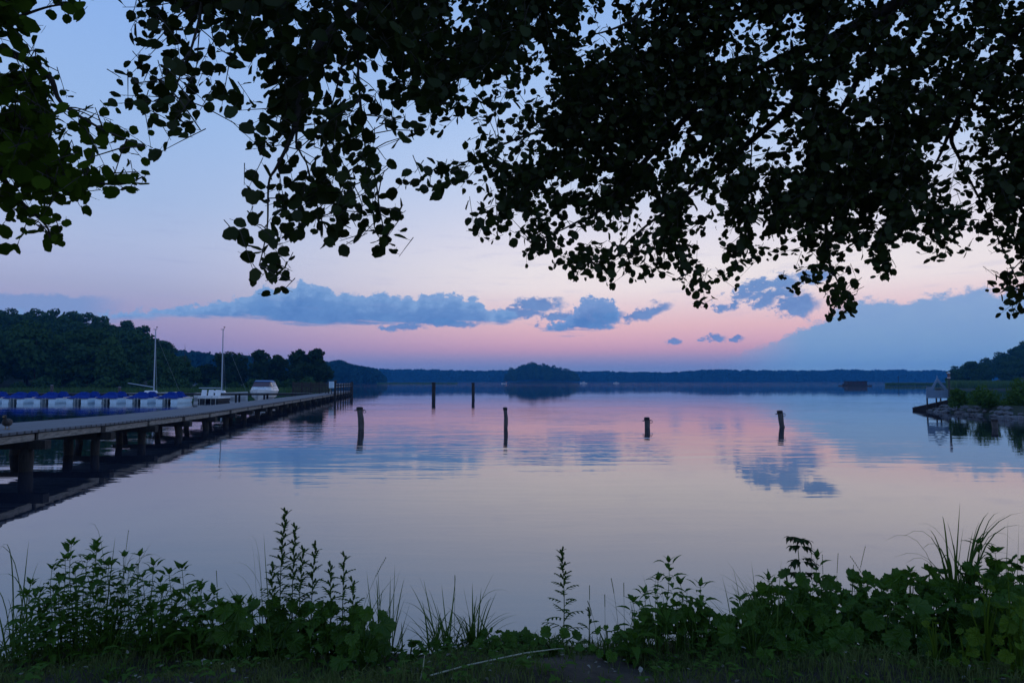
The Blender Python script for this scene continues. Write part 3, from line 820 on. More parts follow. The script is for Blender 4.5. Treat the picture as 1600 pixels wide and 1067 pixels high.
# ------------------------------------------------------------------ sailboats and motorboat
def boat_hull(L, Wd, z0, z1, sheer=.15, n=9):
    secs = []
    for i in range(n):
        s = i / (n - 1); y = (s - .5) * L
        w = Wd / 2 * (math.sin(math.pi * (.5 + .5 * min(1, max(0, (s - .45) / .55)))) ** .7 if s > .45 else .82 + .18 * s / .45)
        w = max(w, .03); zt = z1 + sheer * max(0, s - .4) ** 2 * 2.5
        secs.append([Vector(p) for p in ((-w * .25, y, z0), (w * .25, y, z0), (w * .8, y, z0 + (zt - z0) * .45), (w, y, zt), (-w, y, zt), (-w * .8, y, z0 + (zt - z0) * .45))])
    return MB().loft(secs)
def make_sailboat(px, ytop, boom_end, boom_y, rz, label, Y=78.0):
    x = GX(px, Y)
    t = thing('sailboat', label, 'sailboat', (x, Y, 0))
    rot = Matrix.Rotation(rz, 4, 'Z')
    hb = boat_hull(5.6, 1.9, -.2, .72); hb.v = [tuple(rot @ Vector(p)) for p in hb.v]; hb.build('hull', M['white_hull'], t, False)
    cb = MB(); cb.box((0, -.3, .84), (1.1, 1.5, .28), None, .8); cb.v = [tuple(rot @ Vector(p)) for p in cb.v]; cb.build('cabin', M['white_hull'], t)
    zt = ZT(ytop, Y)
    b = MB(); b.tube([(0, 0, .7), (0, 0, zt)], [.075, .055], 8); ms = b.build('mast', M['alu'], t)
    b = MB(); b.box((-.06, 0, zt - .05), (.42, .05, .05)); b.tube([(.12, 0, zt), (.12, 0, zt + .22)], .015, 5); b.box((.14, 0, zt + .2), (.18, .03, .10)); b.build('masthead', M['black'], ms)
    e = W(boom_end[0], boom_end[1], Y) - Vector((x, Y, 0)); m0 = W(px, boom_y, Y) - Vector((x, Y, 0))
    b = MB(); b.tube([(m0.x - .08, 0, m0.z), (e.x, 0, e.z)], .05, 6); b.build('boom', M['alu'], t)
    b = MB()
    for q in ((-.9, .3, .75), (.9, .3, .75), (0, 2.6, .95)):
        p = rot @ Vector(q); b.tube([p, (0, 0, zt - .5)], .006, 4)
    b.build('rigging', M['alu'], t)
    return t
make_sailboat(240, 514, (200, 598.5), 604.5, R(-62), 'small sailboat with bare mast and raised boom behind the blue pedal boats')
make_sailboat(346, 514, (311, 606), 606, R(-75), 'small sailboat with bare mast and level boom left of the white motorboat')

mb = thing('motor_boat', 'white cabin motorboat with blue canvas top moored behind the jetty', 'motorboat', (GX(411, 77.5), 77.5, 0), R(190))
boat_hull(6.4, 2.9, -.25, .95, .25).build('hull', M['white_hull'], mb)
def sec(y, w0, w1, z0, z1): return [Vector(p) for p in ((-w0, y, z0), (w0, y, z0), (w1, y, z1), (-w1, y, z1))]
b = MB(); b.loft([sec(2.3, .5, .35, .98, 1.05), sec(1.2, 1.15, .95, .97, 1.42), sec(-2.6, 1.3, 1.1, .97, 1.42)]); b.build('cabin', M['white_hull'], mb)
b = MB(); b.loft([sec(1.15, .98, .82, 1.42, 1.46), sec(.65, 1.06, .86, 1.42, 1.95), sec(.3, 1.08, .88, 1.42, 1.98)]); b.build('windshield', M['glass'], mb)
b = MB(); b.loft([sec(.72, .9, .78, 1.96, 2.06), sec(.0, 1.0, .82, 1.94, 2.14), sec(-1.6, 1.0, .8, 1.94, 2.12), sec(-2.3, .95, .75, 1.5, 1.95)]); b.build('canvas_top', M['canvas'], mb)
b = MB(); b.loft([sec(.29, 1.09, .9, 1.43, 1.93), sec(-2.2, 1.12, .92, 1.43, 1.93)]); b.build('side_screen', M['white_hull'], mb)
b = MB()
for s in (-1, 1):
    b.add([(s * 1.118, -.1, 1.50), (s * 1.118, -1.8, 1.50), (s * .955, -1.8, 1.86), (s * .955, -.1, 1.86)], [(0, 1, 2, 3)])
    b.add([(s * 1.125, -.1, 1.50), (s * 1.125, -1.8, 1.50), (s * .962, -1.8, 1.86), (s * .962, -.1, 1.86)], [(3, 2, 1, 0)])
b.build('side_window', M['glass'], mb)
b = MB()
for k, xx in enumerate((-.3, -.16, -.02, .12, .26)):
    b.box((xx + .02, 1.48, 1.30), (.09, .09, .11 - .03 * (k % 2)), Matrix.Rotation(R(20), 3, 'X'))
b.build('bow_mark', M['black'], mb)
b = MB(); b.tube([(-1.25, -2.2, 1.2), (-1.2, .5, 1.3), (-.6, 2.4, 1.42), (.6, 2.4, 1.42), (1.2, .5, 1.3), (1.25, -2.2, 1.2)], .022, 5)
for q in ((-1.2, .5), (-.6, 2.4), (.6, 2.4), (1.2, .5)): b.tube([(q[0], q[1], .95), (q[0], q[1], 1.32)], .018, 5)
b.build('railing', M['alu'], mb)

# small craft far out
def tiny_boat(px, py, L, label, name='motor_boat', person=False, lamp=False, cabin=True):
    Y = CAMZ * F / (py - 596); t = thing(name, label, 'boat', (GX(px, Y), Y, 0), R(80))
    boat_hull(L, L * .34, -.1, L * .13, .2).build('hull', M['white_hull'], t)
    if cabin:
        b = MB(); b.box((0, 0, L * .2), (L * .22, L * .34, L * .17), None, .8); b.build('cabin', M['white_hull'], t)
        b = MB(); b.box((0, .02, L * .225), (L * .215, L * .30, L * .05), None, .92); b.build('window', M['glass'], t)
    return t
ab = tiny_boat(787.5, 599.6, 4.6, 'tiny fishing boat with a seated person and a red light beside the island', 'fishing_boat', cabin=False)
b = MB(); b.tube([(0, 0, .5), (0, 0, 1.0), (0, .05, 1.35), (0, .05, 1.45)], [.30, .28, .20, .09], 8); b.ell((0, .06, 1.6), (.13, .14, .17)); b.tube([(.2, .05, 1.2), (.32, .4, .95), (.15, .6, .9)], .07, 5); b.tube([(-.2, .05, 1.2), (-.32, .4, .95), (-.15, .6, .9)], .07, 5); b.tube([(.12, .05, .55), (.14, .55, .6), (.14, .6, .2)], .09, 5); b.tube([(-.12, .05, .55), (-.14, .55, .6), (-.14, .6, .2)], .09, 5)
pr = b.build('person', M['black'], None, True); pr.location = ab.location; pr.rotation_euler = ab.rotation_euler
tag(pr, 'person in dark clothes sitting in the tiny fishing boat beside the island', 'person')
m, nt, out = newmat('red_lamp'); e = N(nt, 'ShaderNodeEmission'); e.inputs[0].default_value = (1, .25, .15, 1); e.inputs[1].default_value = 2.0; lk(nt, e.outputs[0], out.inputs[0]); M['lamp'] = m
b = MB(); b.tube([(0, -1.9, .5), (0, -1.9, 1.3)], .03, 5); lp = b.build('lamp_pole', M['alu'], ab); b = MB(); b.ell((0, -1.9, 1.4), (.14, .14, .14)); b.build('lamp', M['lamp'], lp)
tiny_boat(912, 599.2, 7, 'tiny white cabin boat just right of the island foot')
tiny_boat(963, 599.0, 6, 'tiny white boat alone before the far forest right of the island')
# houseboat
hx, hY = GX(1336, 300), 300
hb = thing('houseboat', 'dark flat roofed houseboat with open deck before the far forest', 'houseboat', (hx, hY, 0))
b = MB(); b.box((0, 0, .2), (12.6, 4.2, .5)); b.build('pontoon', M['brown'], hb)
b = MB(); b.box((.3, 0, 1.25), (8.4, 3.4, 1.6)); wl = b.build('cabin', M['brown'], hb)
b = MB(); b.box((.3, 0, 2.12), (9.0, 3.9, .14)); b.build('roof', M['pile'], hb)
for xx in (-2.6, -.8, 1.0, 2.8):
    b = MB(); b.box((xx, -1.72, 1.4), (1.0, .06, .75)); b.build('window', M['glass'], wl)
b = MB()
for xx in (-6.1, -5.3, -4.6, 5.2, 6.1): b.tube([(xx, -1.9, .45), (xx, -1.9, 1.3)], .05, 5)
b.tube([(-6.1, -1.9, 1.3), (-4.4, -1.9, 1.3)], .05, 5); b.box((-5.4, -1.0, .75), (.9, .8, .6)); b.build('railing', M['pile'], hb)
st = thing('marker_pole', 'thin bare stick standing at the left end of the low reed spit', 'pole', (GX(1404, 303), 303, -.5))
b = MB(); b.tube([(0, 0, 0), (0, 0, 5.2)], [.12, .08], 6); b.box((0, 0, 4.4), (.5, .06, .4)); b.build('pole', M['pile'], st)

# ------------------------------------------------------------------ mooring posts in the lake
def lake_post(px, ptop, Y, w, lean, label, ring=True, mat='post', px_top=None):
    t = thing('mooring_post', label, 'post', (GX(px, Y), Y, 0), random.uniform(0, 3))
    t.rotation_euler = (0, 0, 0)
    h = ZT(ptop, Y); r = w / 2 * Y / F
    b = MB(); pr_ = random.Random(int(px)); pts = []; rad = []
    for k in range(9):
        s = k / 8; z = -.9 + (h + .9) * s
        pts.append((lean * (z / h if h else 0) + .012 * math.sin(z * 7 + px), .01 * math.cos(z * 5), z)); rad.append(r * (1 + .07 * math.sin(z * 9 + px) + pr_.uniform(-.04, .04)))
    b.tube(pts, rad, 12); b.build('shaft', M[mat], t, True)
    tp = Vector(pts[-1])
    b = MB(); b.tube([tp + Vector((0, 0, -.10)), tp + Vector((0, 0, .0)), tp + Vector((0, 0, .025))], [r * 1.10, r * 1.12, r * .7], 12); b.build('cap', M['pile'], t)
    if ring:
        b = MB(); b.tube([tp + Vector((-r * 1.7, 0, -.13)), tp + Vector((r * 1.75, 0, -.11))], .022, 6)
        b.tube([tp + Vector((r * 1.6 + .06 * math.cos(a), 0, -.17 + .06 * math.sin(a))) for a in np.linspace(0, 6.28, 9)], .012, 5); b.build('iron_pin', M['black'], t)
    return t
lake_post(564.5, 636.5, 29.0, 9.5, -.07, 'stout leaning mooring post with an iron pin, nearest the pier')
lake_post(790.5, 637, 29.4, 6.2, -.02, 'slim upright mooring post in the middle of the near row', False)
lake_post(1011.5, 652.5, 29.6, 8.0, -.02, 'shortest stump of the near row of mooring posts, with an iron pin')
lake_post(1222.5, 642, 30.2, 8.0, -.11, 'mooring post leaning left at the right end of the near row')
lake_post(677.5, 597.5, 88, 5.8, 0, 'tall thick post, left of the two far mooring posts', False, 'pile')
lake_post(739.5, 598, 90, 4.8, -.03, 'slimmer tall post, right of the two far mooring posts', False, 'pile')
lake_post(1555.5, 655, 29.6, 8.5, -.03, 'low dark stump in the water before the stone groyne', False, 'post')

# ------------------------------------------------------------------ groyne on the right
vs = []; fs = []
gys = np.linspace(16, 49, 34); gn = 12
def gedge(y): return interp([(16, 25.5), (30, 26.6), (36, 27.1), (44, 27.9), (48, 28.4), (49, 29)], y)
for y in gys:
    tp = interp([(16, .75), (40, .62), (46, .45), (48, .15), (49, -.3)], y)
    for k in range(gn):
        s = k / (gn - 1)
        x = gedge(y) - .3 + s * 34 if k > 4 else gedge(y) - .3 + k * .38
        z = [-.5, -.05, .22, .42, .58][k] * tp / .6 if k <= 4 else tp
        vs.append((x, y + .15 * math.sin(k * 2.0 + y), z + .04 * math.sin(x * 3 + y * 2)))
for j in range(len(gys) - 1):
    for k in range(gn - 1): fs.append((j * gn + k, j * gn + k + 1, (j + 1) * gn + k + 1, (j + 1) * gn + k))
MB().add(vs, fs).build('groyne_ground', M['shore'], smooth=False)['kind'] = 'structure'
def stone_mesh(seed):
    import bmesh
    r = random.Random(seed); bm = bmesh.new(); bmesh.ops.create_icosphere(bm, subdivisions=2, radius=1)
    sx, sy_, sz = r.uniform(.8, 1.3), r.uniform(.7, 1.1), r.uniform(.5, .75)
    pl = [(Vector((r.uniform(-1, 1), r.uniform(-1, 1), r.uniform(-1, 1))).normalized(), r.uniform(.55, .8)) for _ in range(7)]
    for v in bm.verts:
        for nrm, dd in pl:
            k = v.co.dot(nrm)
            if k > dd: v.co -= nrm * (k - dd)
        v.co = Vector((v.co.x * sx, v.co.y * sy_, v.co.z * sz))
    me = bpy.data.meshes.new('stone'); bm.to_mesh(me); bm.free(); me.materials.append(M['stone']); return me
ST = [stone_mesh(s) for s in range(5)]
for k in range(190):
    y = rr.uniform(30.5, 46.6); lay = rr.choice((0, 0, 1, 1, 2)); x = gedge(y) + (.05 + lay * .42) + rr.uniform(-.15, .15)
    s = rr.uniform(.09, .25); zz = (.03, .22, .42)[lay] * interp([(16, 1.2), (40, 1.0), (46, .7)], y)
    o = link('boulder', ST[k % 5]); o.location = (x, y, zz + rr.uniform(-.03, .05)); o.scale = (s, s, s); o.rotation_euler = (rr.uniform(-.4, .4), rr.uniform(-.4, .4), rr.uniform(0, 6))
    tag(o, 'pale grey boulder in the stone facing of the groyne on the right', 'boulder', 'boulders along the groyne')
te = thing('timber_edge', 'dark sloping timber sheet edge at the tip of the groyne', 'retaining wall', (28.4, 48, 0))
p0 = Vector((GX(1427, 47.6), 47.6, 0)); p1 = Vector((GX(1484, 45.8), 45.8, 0)); dd = (p1 - p0)
b = MB()
for k in range(14):
    s0, s1 = k / 14, (k + .94) / 14; a = p0 + dd * s0; c = p0 + dd * s1; zt0 = .12 + .62 * s0; zt1 = .12 + .62 * s1
    nrm = Vector((0, .09, 0)); q = [a + Vector((0, 0, -.6)), c + Vector((0, 0, -.6)), c + Vector((0, 0, zt1)), a + Vector((0, 0, zt0))]
    b.loft([[v - Vector(te.location) for v in q], [v + nrm - Vector(te.location) for v in q]])
b.build('boards', M['pile'], te)
b = MB(); a = p0 + Vector((-.05, -.03, .14)); c = p1 + Vector((.05, -.03, .76)); b.tube([a - Vector(te.location), c - Vector(te.location)], .07, 6); b.build('top_rail', M['brown'], te)
# house-shaped navigation mark
hY = 46.2
hs = thing('house_shaped_sign', 'grey blue house shaped sign board on short legs at the groyne tip', 'sign', (GX(1465, hY), hY, 0))
def hp(px, py): q = W(px, py, hY); return Vector((q.x - hs.location.x, 0, q.z))
outer = [hp(*q) for q in ((1448.2, 622), (1448.2, 605), (1456.5, 604.2), (1464.5, 590), (1481.5, 609.5), (1481.5, 622))]
inner = [hp(*q) for q in ((1457.8, 609.6), (1464.6, 595.6), (1476.8, 609.6))]
b = MB(); th = Vector((0, .05, 0))
O = outer; I = inner
vs = O + I + [v + th for v in O] + [v + th for v in I]
fr = [(0, 1, 2, 6), (2, 3, 7, 6), (3, 4, 8, 7), (0, 6, 8, 5), (4, 5, 8)]
nn = 9
fs = list(fr) + [tuple(i + nn for i in reversed(f)) for f in fr]
for ring in ([0, 1, 2, 3, 4, 5], [6, 8, 7]):
    for i in range(len(ring)):
        a, c = ring[i], ring[(i + 1) % len(ring)]; fs.append((a, a + nn, c + nn, c))
b.add(vs, fs); b.build('plate', M['plate'], hs)
b = MB(); bx = hp(1466, 608.2); b.box((bx.x, -.02, bx.z), (.34, .05, .07)); b.build('crossbar', M['black'], hs)
for px in (1449.8, 1464.3, 1471):
    q = hp(px, 622); b = MB(); b.box((q.x, .09, q.z - .25), (.075, .06, 1.1)); b.build('leg', M['pile'], hs)
q = hp(1464.5, 590); b = MB(); b.tube([(q.x, .025, q.z - .05), (q.x, .025, q.z + .14)], .015, 5); b.build('finial', M['alu'], hs)
bp_ = thing('beacon_post', 'slender dark beacon post with a lantern head beside the house shaped sign', 'beacon', (GX(1484.5, 46), 46, .2))
zt = ZT(582, 46) - .2
b = MB(); b.tube([(0, 0, 0), (0, 0, zt - .38)], [.075, .065], 8); b.build('pole', M['pole_green'], bp_)
b = MB(); b.tube([(0, 0, zt - .38), (0, 0, zt - .32)], .10, 8); b.build('collar', M['stripe'], bp_)
b = MB(); b.tube([(0, 0, zt - .32), (0, 0, zt - .06)], .085, 8); b.build('lantern', M['glass'], bp_)
b = MB(); b.tube([(0, 0, zt - .06), (0, 0, zt), (0, 0, zt + .04)], [.11, .09, .02], 8); b.build('cap', M['alu'], bp_)
for px, Y, pt, wpx, seed, lab in ((1497, 42.5, 607, 26, 101, 'small dark rounded bush right of the beacon post'), (1536, 41, 603, 44, 102, 'wide leafy bush on the groyne between two smaller ones'), (1596, 39.5, 592, 52, 103, 'tallest bush on the groyne, at the right edge of the photo'), (1660, 38, 596, 60, 104, 'leafy bush on the groyne beyond the right edge')):
    H = ZT(pt, Y) - .45; Wd = wpx * Y / F
    t = thing('bush', lab, 'bush', (GX(px, Y), Y, .45))
    link('stems', trunk_mesh(H * .8, .03, seed, 5), t)
    V = crown_np(seed, H, Wd, 10, 2200, .055, .0)
    link('foliage', quads_mesh('foliage', V, M['broad']), t)
blades('groyne_grass', [(1506, 1600, 39.5, 45, 2), (1600, 1800, 36, 44, 1)], 6000, .12, .42, .010, 'blade', 'long grass growing over the top of the stone groyne', 'grass', 21, .5, lambda x, d: x > np.interp(d, [16, 30, 36, 44, 48, 49], [25.5, 26.6, 27.1, 27.9, 28.4, 29]) + 1.3 + np.sin(d * 3) * .3)

# ------------------------------------------------------------------ duck on the pier
dk = thing('duck', 'brown duck standing on the pier deck at the left edge of the photo', 'duck', (GX(11, 15.6, .87), 15.6, PZ(15.6)), R(-70))
prof = [(-.22, .010, .19), (-.17, .035, .185), (-.10, .075, .165), (-.02, .098, .155), (.07, .092, .158), (.13, .066, .175), (.165, .042, .215), (.178, .034, .255), (.188, .038, .285), (.205, .042, .302), (.232, .030, .302), (.25, .012, .298)]
secs = []
for i, (x, r, z) in enumerate(prof):
    ring = []
    tang = Vector((prof[min(i + 1, 11)][0] - prof[max(i - 1, 0)][0], 0, prof[min(i + 1, 11)][2] - prof[max(i - 1, 0)][2])).normalized()
    up = Vector((-tang.z, 0, tang.x)); sd_ = Vector((0, 1, 0))
    for k in range(10):
        a = 6.283 * k / 10; ring.append(Vector((x, 0, z)) + up * (r * math.sin(a) * (.95)) + sd_ * (r * math.cos(a)))
    secs.append(ring)
MB().loft(secs).build('body', M['duck_body'], dk, True)
b = MB(); b.loft([[Vector((.24, y, z)) for y, z in ((-.016, .292), (.016, .292), (.014, .306), (-.014, .306))], [Vector((.298, y, z)) for y, z in ((-.018, .284), (.018, .284), (.016, .290), (-.016, .290))]]); b.build('bill', M['duck_bill'], dk)
for s in (-1, 1):
    b = MB(); b.tube([(.0, s * .035, .08), (.005, s * .035, .01)], .008, 5); b.box((.02, s * .035, .006), (.07, .05, .008)); b.build('leg', M['duck_bill'], dk)


HAZE = .00026
# ------------------------------------------------------------------ air: pale haze over the whole lake
hm, nt, out = newmat('lake_haze')
pv = N(nt, 'ShaderNodeVolumePrincipled'); pv.inputs['Color'].default_value = (.06, .42, 1, 1); pv.inputs['Density'].default_value = HAZE
pv.inputs['Anisotropy'].default_value = .3
lk(nt, pv.outputs[0], out.inputs['Volume'])
b = MB(); b.box((0, 900, 24), (3500, 2000, 54)); hz = b.build('haze', hm); hz['kind'] = 'stuff'

# ------------------------------------------------------------------ overhanging alder crowns

# crown density seen from the shore, 20 px cells
CELLS = """
9961567...476778899999847865899999978899999997736778999998999999997875899877 9976
981.321...686765488779889975999999876999989895 5.38889899986896599869897997669988
5861......3668554799888799889999999879999998853479999999966686699689976968887888
573.......36466336789988698899989999999997799656887999997767 76699999899689988798
2484......25.754367778999988758799999999976996889999999868887988897899989889 6796
4796.....625786656547899935613889999998877388999999999999998889999798889888 89986
99983....23467543443289983462568899857776448999999999999898989978675699779989989
878653..3.6766735763389865563677999857764438999999999999999976998477899998988988
88996441743777833352199886876757788837663688999999999989999865899889899799985888
999954443..47862...2579848875376656416567699999999998699998667799987799899655868
999962767631.77....4766378887342741.16556479999999998789997448899999999998338898
9999651665563......485327888631.....25865688999889986898884356799999999864257899
99998641.2153........2136777661..12578877799988999768877895475599999999963146769
899999776562.......42114877755.146886689999899869997998888988889999999998256 7989
669999977775.......34578997754.66785247999875778999887787997979999999999 87457999
776587854..........456689788663..31..1689868888998589846698799999999999987256899
57773.5............1467877877661....26796877578885169833699889999988689788875698
336753............24436776867662....37761785377673389872578698898998699888877887
35276.............25567514745775....146158865..22468975.458376788888897578613688
11.21..............3564..25..65.........477756776778883.68754457865687.157 54.457
...................5464..................1.578886777786.47641.4675.487..23....25
...................4686.....................44471564377166...357663.46.......363
...................2322........................3.....464.1...252487..........367
......................................................65........486...........57
................................................................464...........36
"""
rows = [q.replace(' ', '') for q in CELLS.strip().split('\n')]
for q in rows: assert len(q) == 80, (len(q), q)
grid = np.zeros((len(rows), 80))
for j, q in enumerate(rows):
    for i, c in enumerate(q): grid[j, i] = 0 if c == '.' else int(c) / 10
PL, PRR, PT = 14, 22, 16
G = np.zeros((len(rows) + PT, 80 + PL + PRR))
G[PT:, PL:PL + 80] = grid
for j in range(len(rows)):
    G[PT + j, :PL] = grid[j, 0] * (1 if j < 16 else .6)
    G[PT + j, PL + 80:] = .85 if j < 23 else 0
for j in range(PT):
    top = G[PT].copy(); top[PL + 11:] = np.maximum(top[PL + 11:], .55 + .03 * (PT - j) if PT - j < 10 else .85)
    top[PL + 3:PL + 10] = .25; G[j] = top
OX, OY = -PL * 20, -PT * 20

def depth_at(px, py, r):
    if px < 240 and not (px > 185 and py < 230 and px > 185 + 0): return 2.75 + r.uniform(-.45, .6)
    if px < 400: d = 2.55
    elif px < 640: d = 3.15
    elif px < 820: d = 3.15 + (px - 640) / 180 * 2.0
    else: d = 5.3
    if 300 < px < 820 and py < 170 and r.random() < .55: d = r.uniform(4.0, 5.2)
    return d * (1 + r.uniform(-.12, .16))
BR = {  # limbs: photo points with distance from the shore, radius at both ends
 'R': [
  ([(2250, -330, 4.6), (1950, -190, 4.9), (1700, -110, 5.1), (1540, -50, 5.2), (1390, 12, 5.3), (1275, 72, 5.4), (1225, 88, 5.4), (1112, 142, 5.4), (960, 190, 5.3), (846, 206, 5.1), (782, 228, 4.9), (690, 272, 4.7)], .10, .006),
  ([(1700, -110, 5.1), (1560, 90, 5.6), (1490, 200, 5.7), (1500, 250, 5.7), (1540, 330, 5.7), (1590, 440, 5.6)], .045, .005),
  ([(1485, 203, 5.7), (1458, 262, 5.6), (1400, 330, 5.5)], .02, .004),
  ([(1390, 12, 5.3), (1300, 190, 5.8), (1215, 160, 5.8), (1178, 210, 5.7), (1174, 245, 5.6), (1165, 330, 5.6)], .03, .004),
  ([(1280, 130, 5.6), (1180, 215, 5.7), (1107, 272, 5.6), (1065, 312, 5.5), (1025, 341, 5.4), (985, 374, 5.3), (960, 401, 5.3), (905, 415, 5.3)], .035, .005),
  ([(1112, 142, 5.4), (1000, 260, 5.3), (935, 330, 5.2), (904, 346, 5.2), (872, 362, 5.2), (830, 380, 5.2)], .03, .004),
  ([(1300, 190, 5.8), (1290, 320, 5.7), (1297, 415, 5.6), (1303, 427, 5.6), (1312, 455, 5.6), (1300, 490, 5.6)], .022, .004),
  ([(1700, -110, 5.1), (1400, -60, 4.8), (1200, -70, 4.5), (1050, -60, 4.2), (880, -70, 3.9), (700, -50, 3.5), (560, 10, 3.2), (480, 100, 3.1), (462, 190, 3.0), (452, 222, 3.0), (432, 262, 3.0), (420, 286, 3.0), (418, 350, 3.0), (412, 386, 3.0), (405, 415, 3.0)], .05, .0025),
  ([(480, 100, 3.1), (463, 212, 3.1), (470, 240, 3.1), (481, 262, 3.1), (500, 340, 3.1)], .008, .003),
  ([(560, 10, 3.2), (560, 120, 3.2), (572, 262, 3.2), (553, 290, 3.2)], .009, .003),
  ([(572, 255, 3.2), (586, 278, 3.2), (593, 326, 3.2), (600, 360, 3.2)], .006, .003),
  ([(600, -10, 3.4), (536, 100, 3.3), (527, 135, 3.3), (516, 172, 3.3), (505, 200, 3.3)], .009, .003),
  ([(560, 10, 3.2), (420, -40, 2.7), (330, -20, 2.6), (309, 42, 2.5), (297, 82, 2.5), (290, 96, 2.5), (270, 150, 2.5)], .012, .003),
  ([(1050, -40, 4.8), (1000, 20, 5.0), (976, 38, 5.0), (945, 50, 5.0), (917, 58, 5.0), (880, 80, 5.0)], .02, .004),
  ([(297, 82, 2.5), (260, 120, 2.4), (215, 130, 2.4)], .005, .002),
  ([(1590, 240, 5.6), (1650, 330, 5.5), (1575, 430, 5.5)], .02, .004),
 ],
 'L': [
  ([(-900, -300, 3.0), (-420, -120, 2.9), (-200, 20, 2.9), (-60, 60, 2.8), (20, 85, 2.8), (75, 118, 2.7), (95, 160, 2.7), (150, 197, 2.6), (190, 215, 2.6), (225, 228, 2.5)], .05, .002),
  ([(-200, 20, 2.9), (-40, 200, 2.8), (60, 260, 2.8), (130, 282, 2.8), (190, 288, 2.8), (224, 276, 2.8)], .025, .003),
  ([(-40, 200, 2.8), (20, 300, 2.8), (70, 350, 2.8), (78, 372, 2.8)], .015, .003),
  ([(-60, 60, 2.8), (20, 30, 2.7), (80, 10, 2.7), (125, 8, 2.6)], .012, .003),
 ]}
def smooth_poly(P, k=5):
    P = np.array(P, float); out = []
    for i in range(len(P) - 1):
        p0 = P[max(i - 1, 0)]; p1 = P[i]; p2 = P[i + 1]; p3 = P[min(i + 2, len(P) - 1)]
        for s in np.linspace(0, 1, k, endpoint=False):
            out.append(.5 * ((2 * p1) + (-p0 + p2) * s + (2 * p0 - 5 * p1 + 4 * p2 - p3) * s * s + (-p0 + 3 * p1 - 3 * p2 + p3) * s ** 3))
    out.append(P[-1]); return np.array(out)
TRUNK = {'R': (Vector((6.6, 4.1, 0)), 5.2), 'L': (Vector((-5.9, 3.4, 0)), 4.6)}
TREES = {}
LEAF = np.array([(0, 0), (-.30, .10), (-.47, .42), (-.40, .74), (-.14, .95), (0, .90), (.14, .95), (.40, .74), (.47, .42), (.30, .10)], float)
LF = [0, 1, 2, 3, 4, 5, 0, 5, 6, 7, 8, 9]
r_ = np.random.default_rng(77)
store = {k: dict(V=[], n=0, tw=MB()) for k in 'RL'}
brpts = {}
for key, lst in BR.items():
    pts = []
    for P, ra, rb in lst:
        W3 = [W(*p) for p in P]; S = smooth_poly([tuple(v) for v in W3]); pts.append(S)
    brpts[key] = pts
allbr = {k: np.concatenate(v) for k, v in brpts.items()}
def add_leaf(st, base, d, size):
    n = Vector(r_.normal(size=3)) * .62 + Vector((0, -.85, .5)); d = d.normalized()
    x = d.cross(n)
    if x.length < 1e-4: return
    x.normalize(); n = x.cross(d)
    fold = r_.uniform(.0, .35); curl = r_.uniform(-.1, .35); wd = r_.uniform(.86, 1.14); JT = LEAF * (1 + r_.normal(size=(10, 1)) * .055) * np.array([1, r_.uniform(.9, 1.12)])
    L = np.empty((10, 3))
    a = np.array(x); b_ = np.array(d); c = np.array(n)
    z = np.abs(JT[:, 0]) * fold - curl * JT[:, 1] ** 2 * .5 + r_.normal(size=10) * .025
    L = np.array(base) + size * (JT[:, :1] * wd * a + JT[:, 1:2] * b_ + z[:, None] * c)
    st['V'].append(L)
acc = np.zeros_like(G)
need = np.where(G > 0, -np.log(np.maximum(1e-3, 1 - np.minimum(G, .985))), 0) * 400
need = np.where(G >= .85, 2300.0, np.where(G >= .75, need * 1.55, np.where(G >= .6, need * 1.05, need * .82)))
need[:, PL + 40:] *= 1.12
order = [(j, i) for j in range(G.shape[0]) for i in range(G.shape[1]) if G[j, i] > 0]
r_.shuffle(order)
def cell(px, py):
    return int((py - OY) // 20), int((px - OX) // 20)
def fits(px, py):
    j, i = cell(px, py)
    if j < 0 or i < 0 or j >= G.shape[0] or i >= G.shape[1]: return False
    return G[j, i] > 0 and (acc[j, i] < need[j, i] * 1.05)
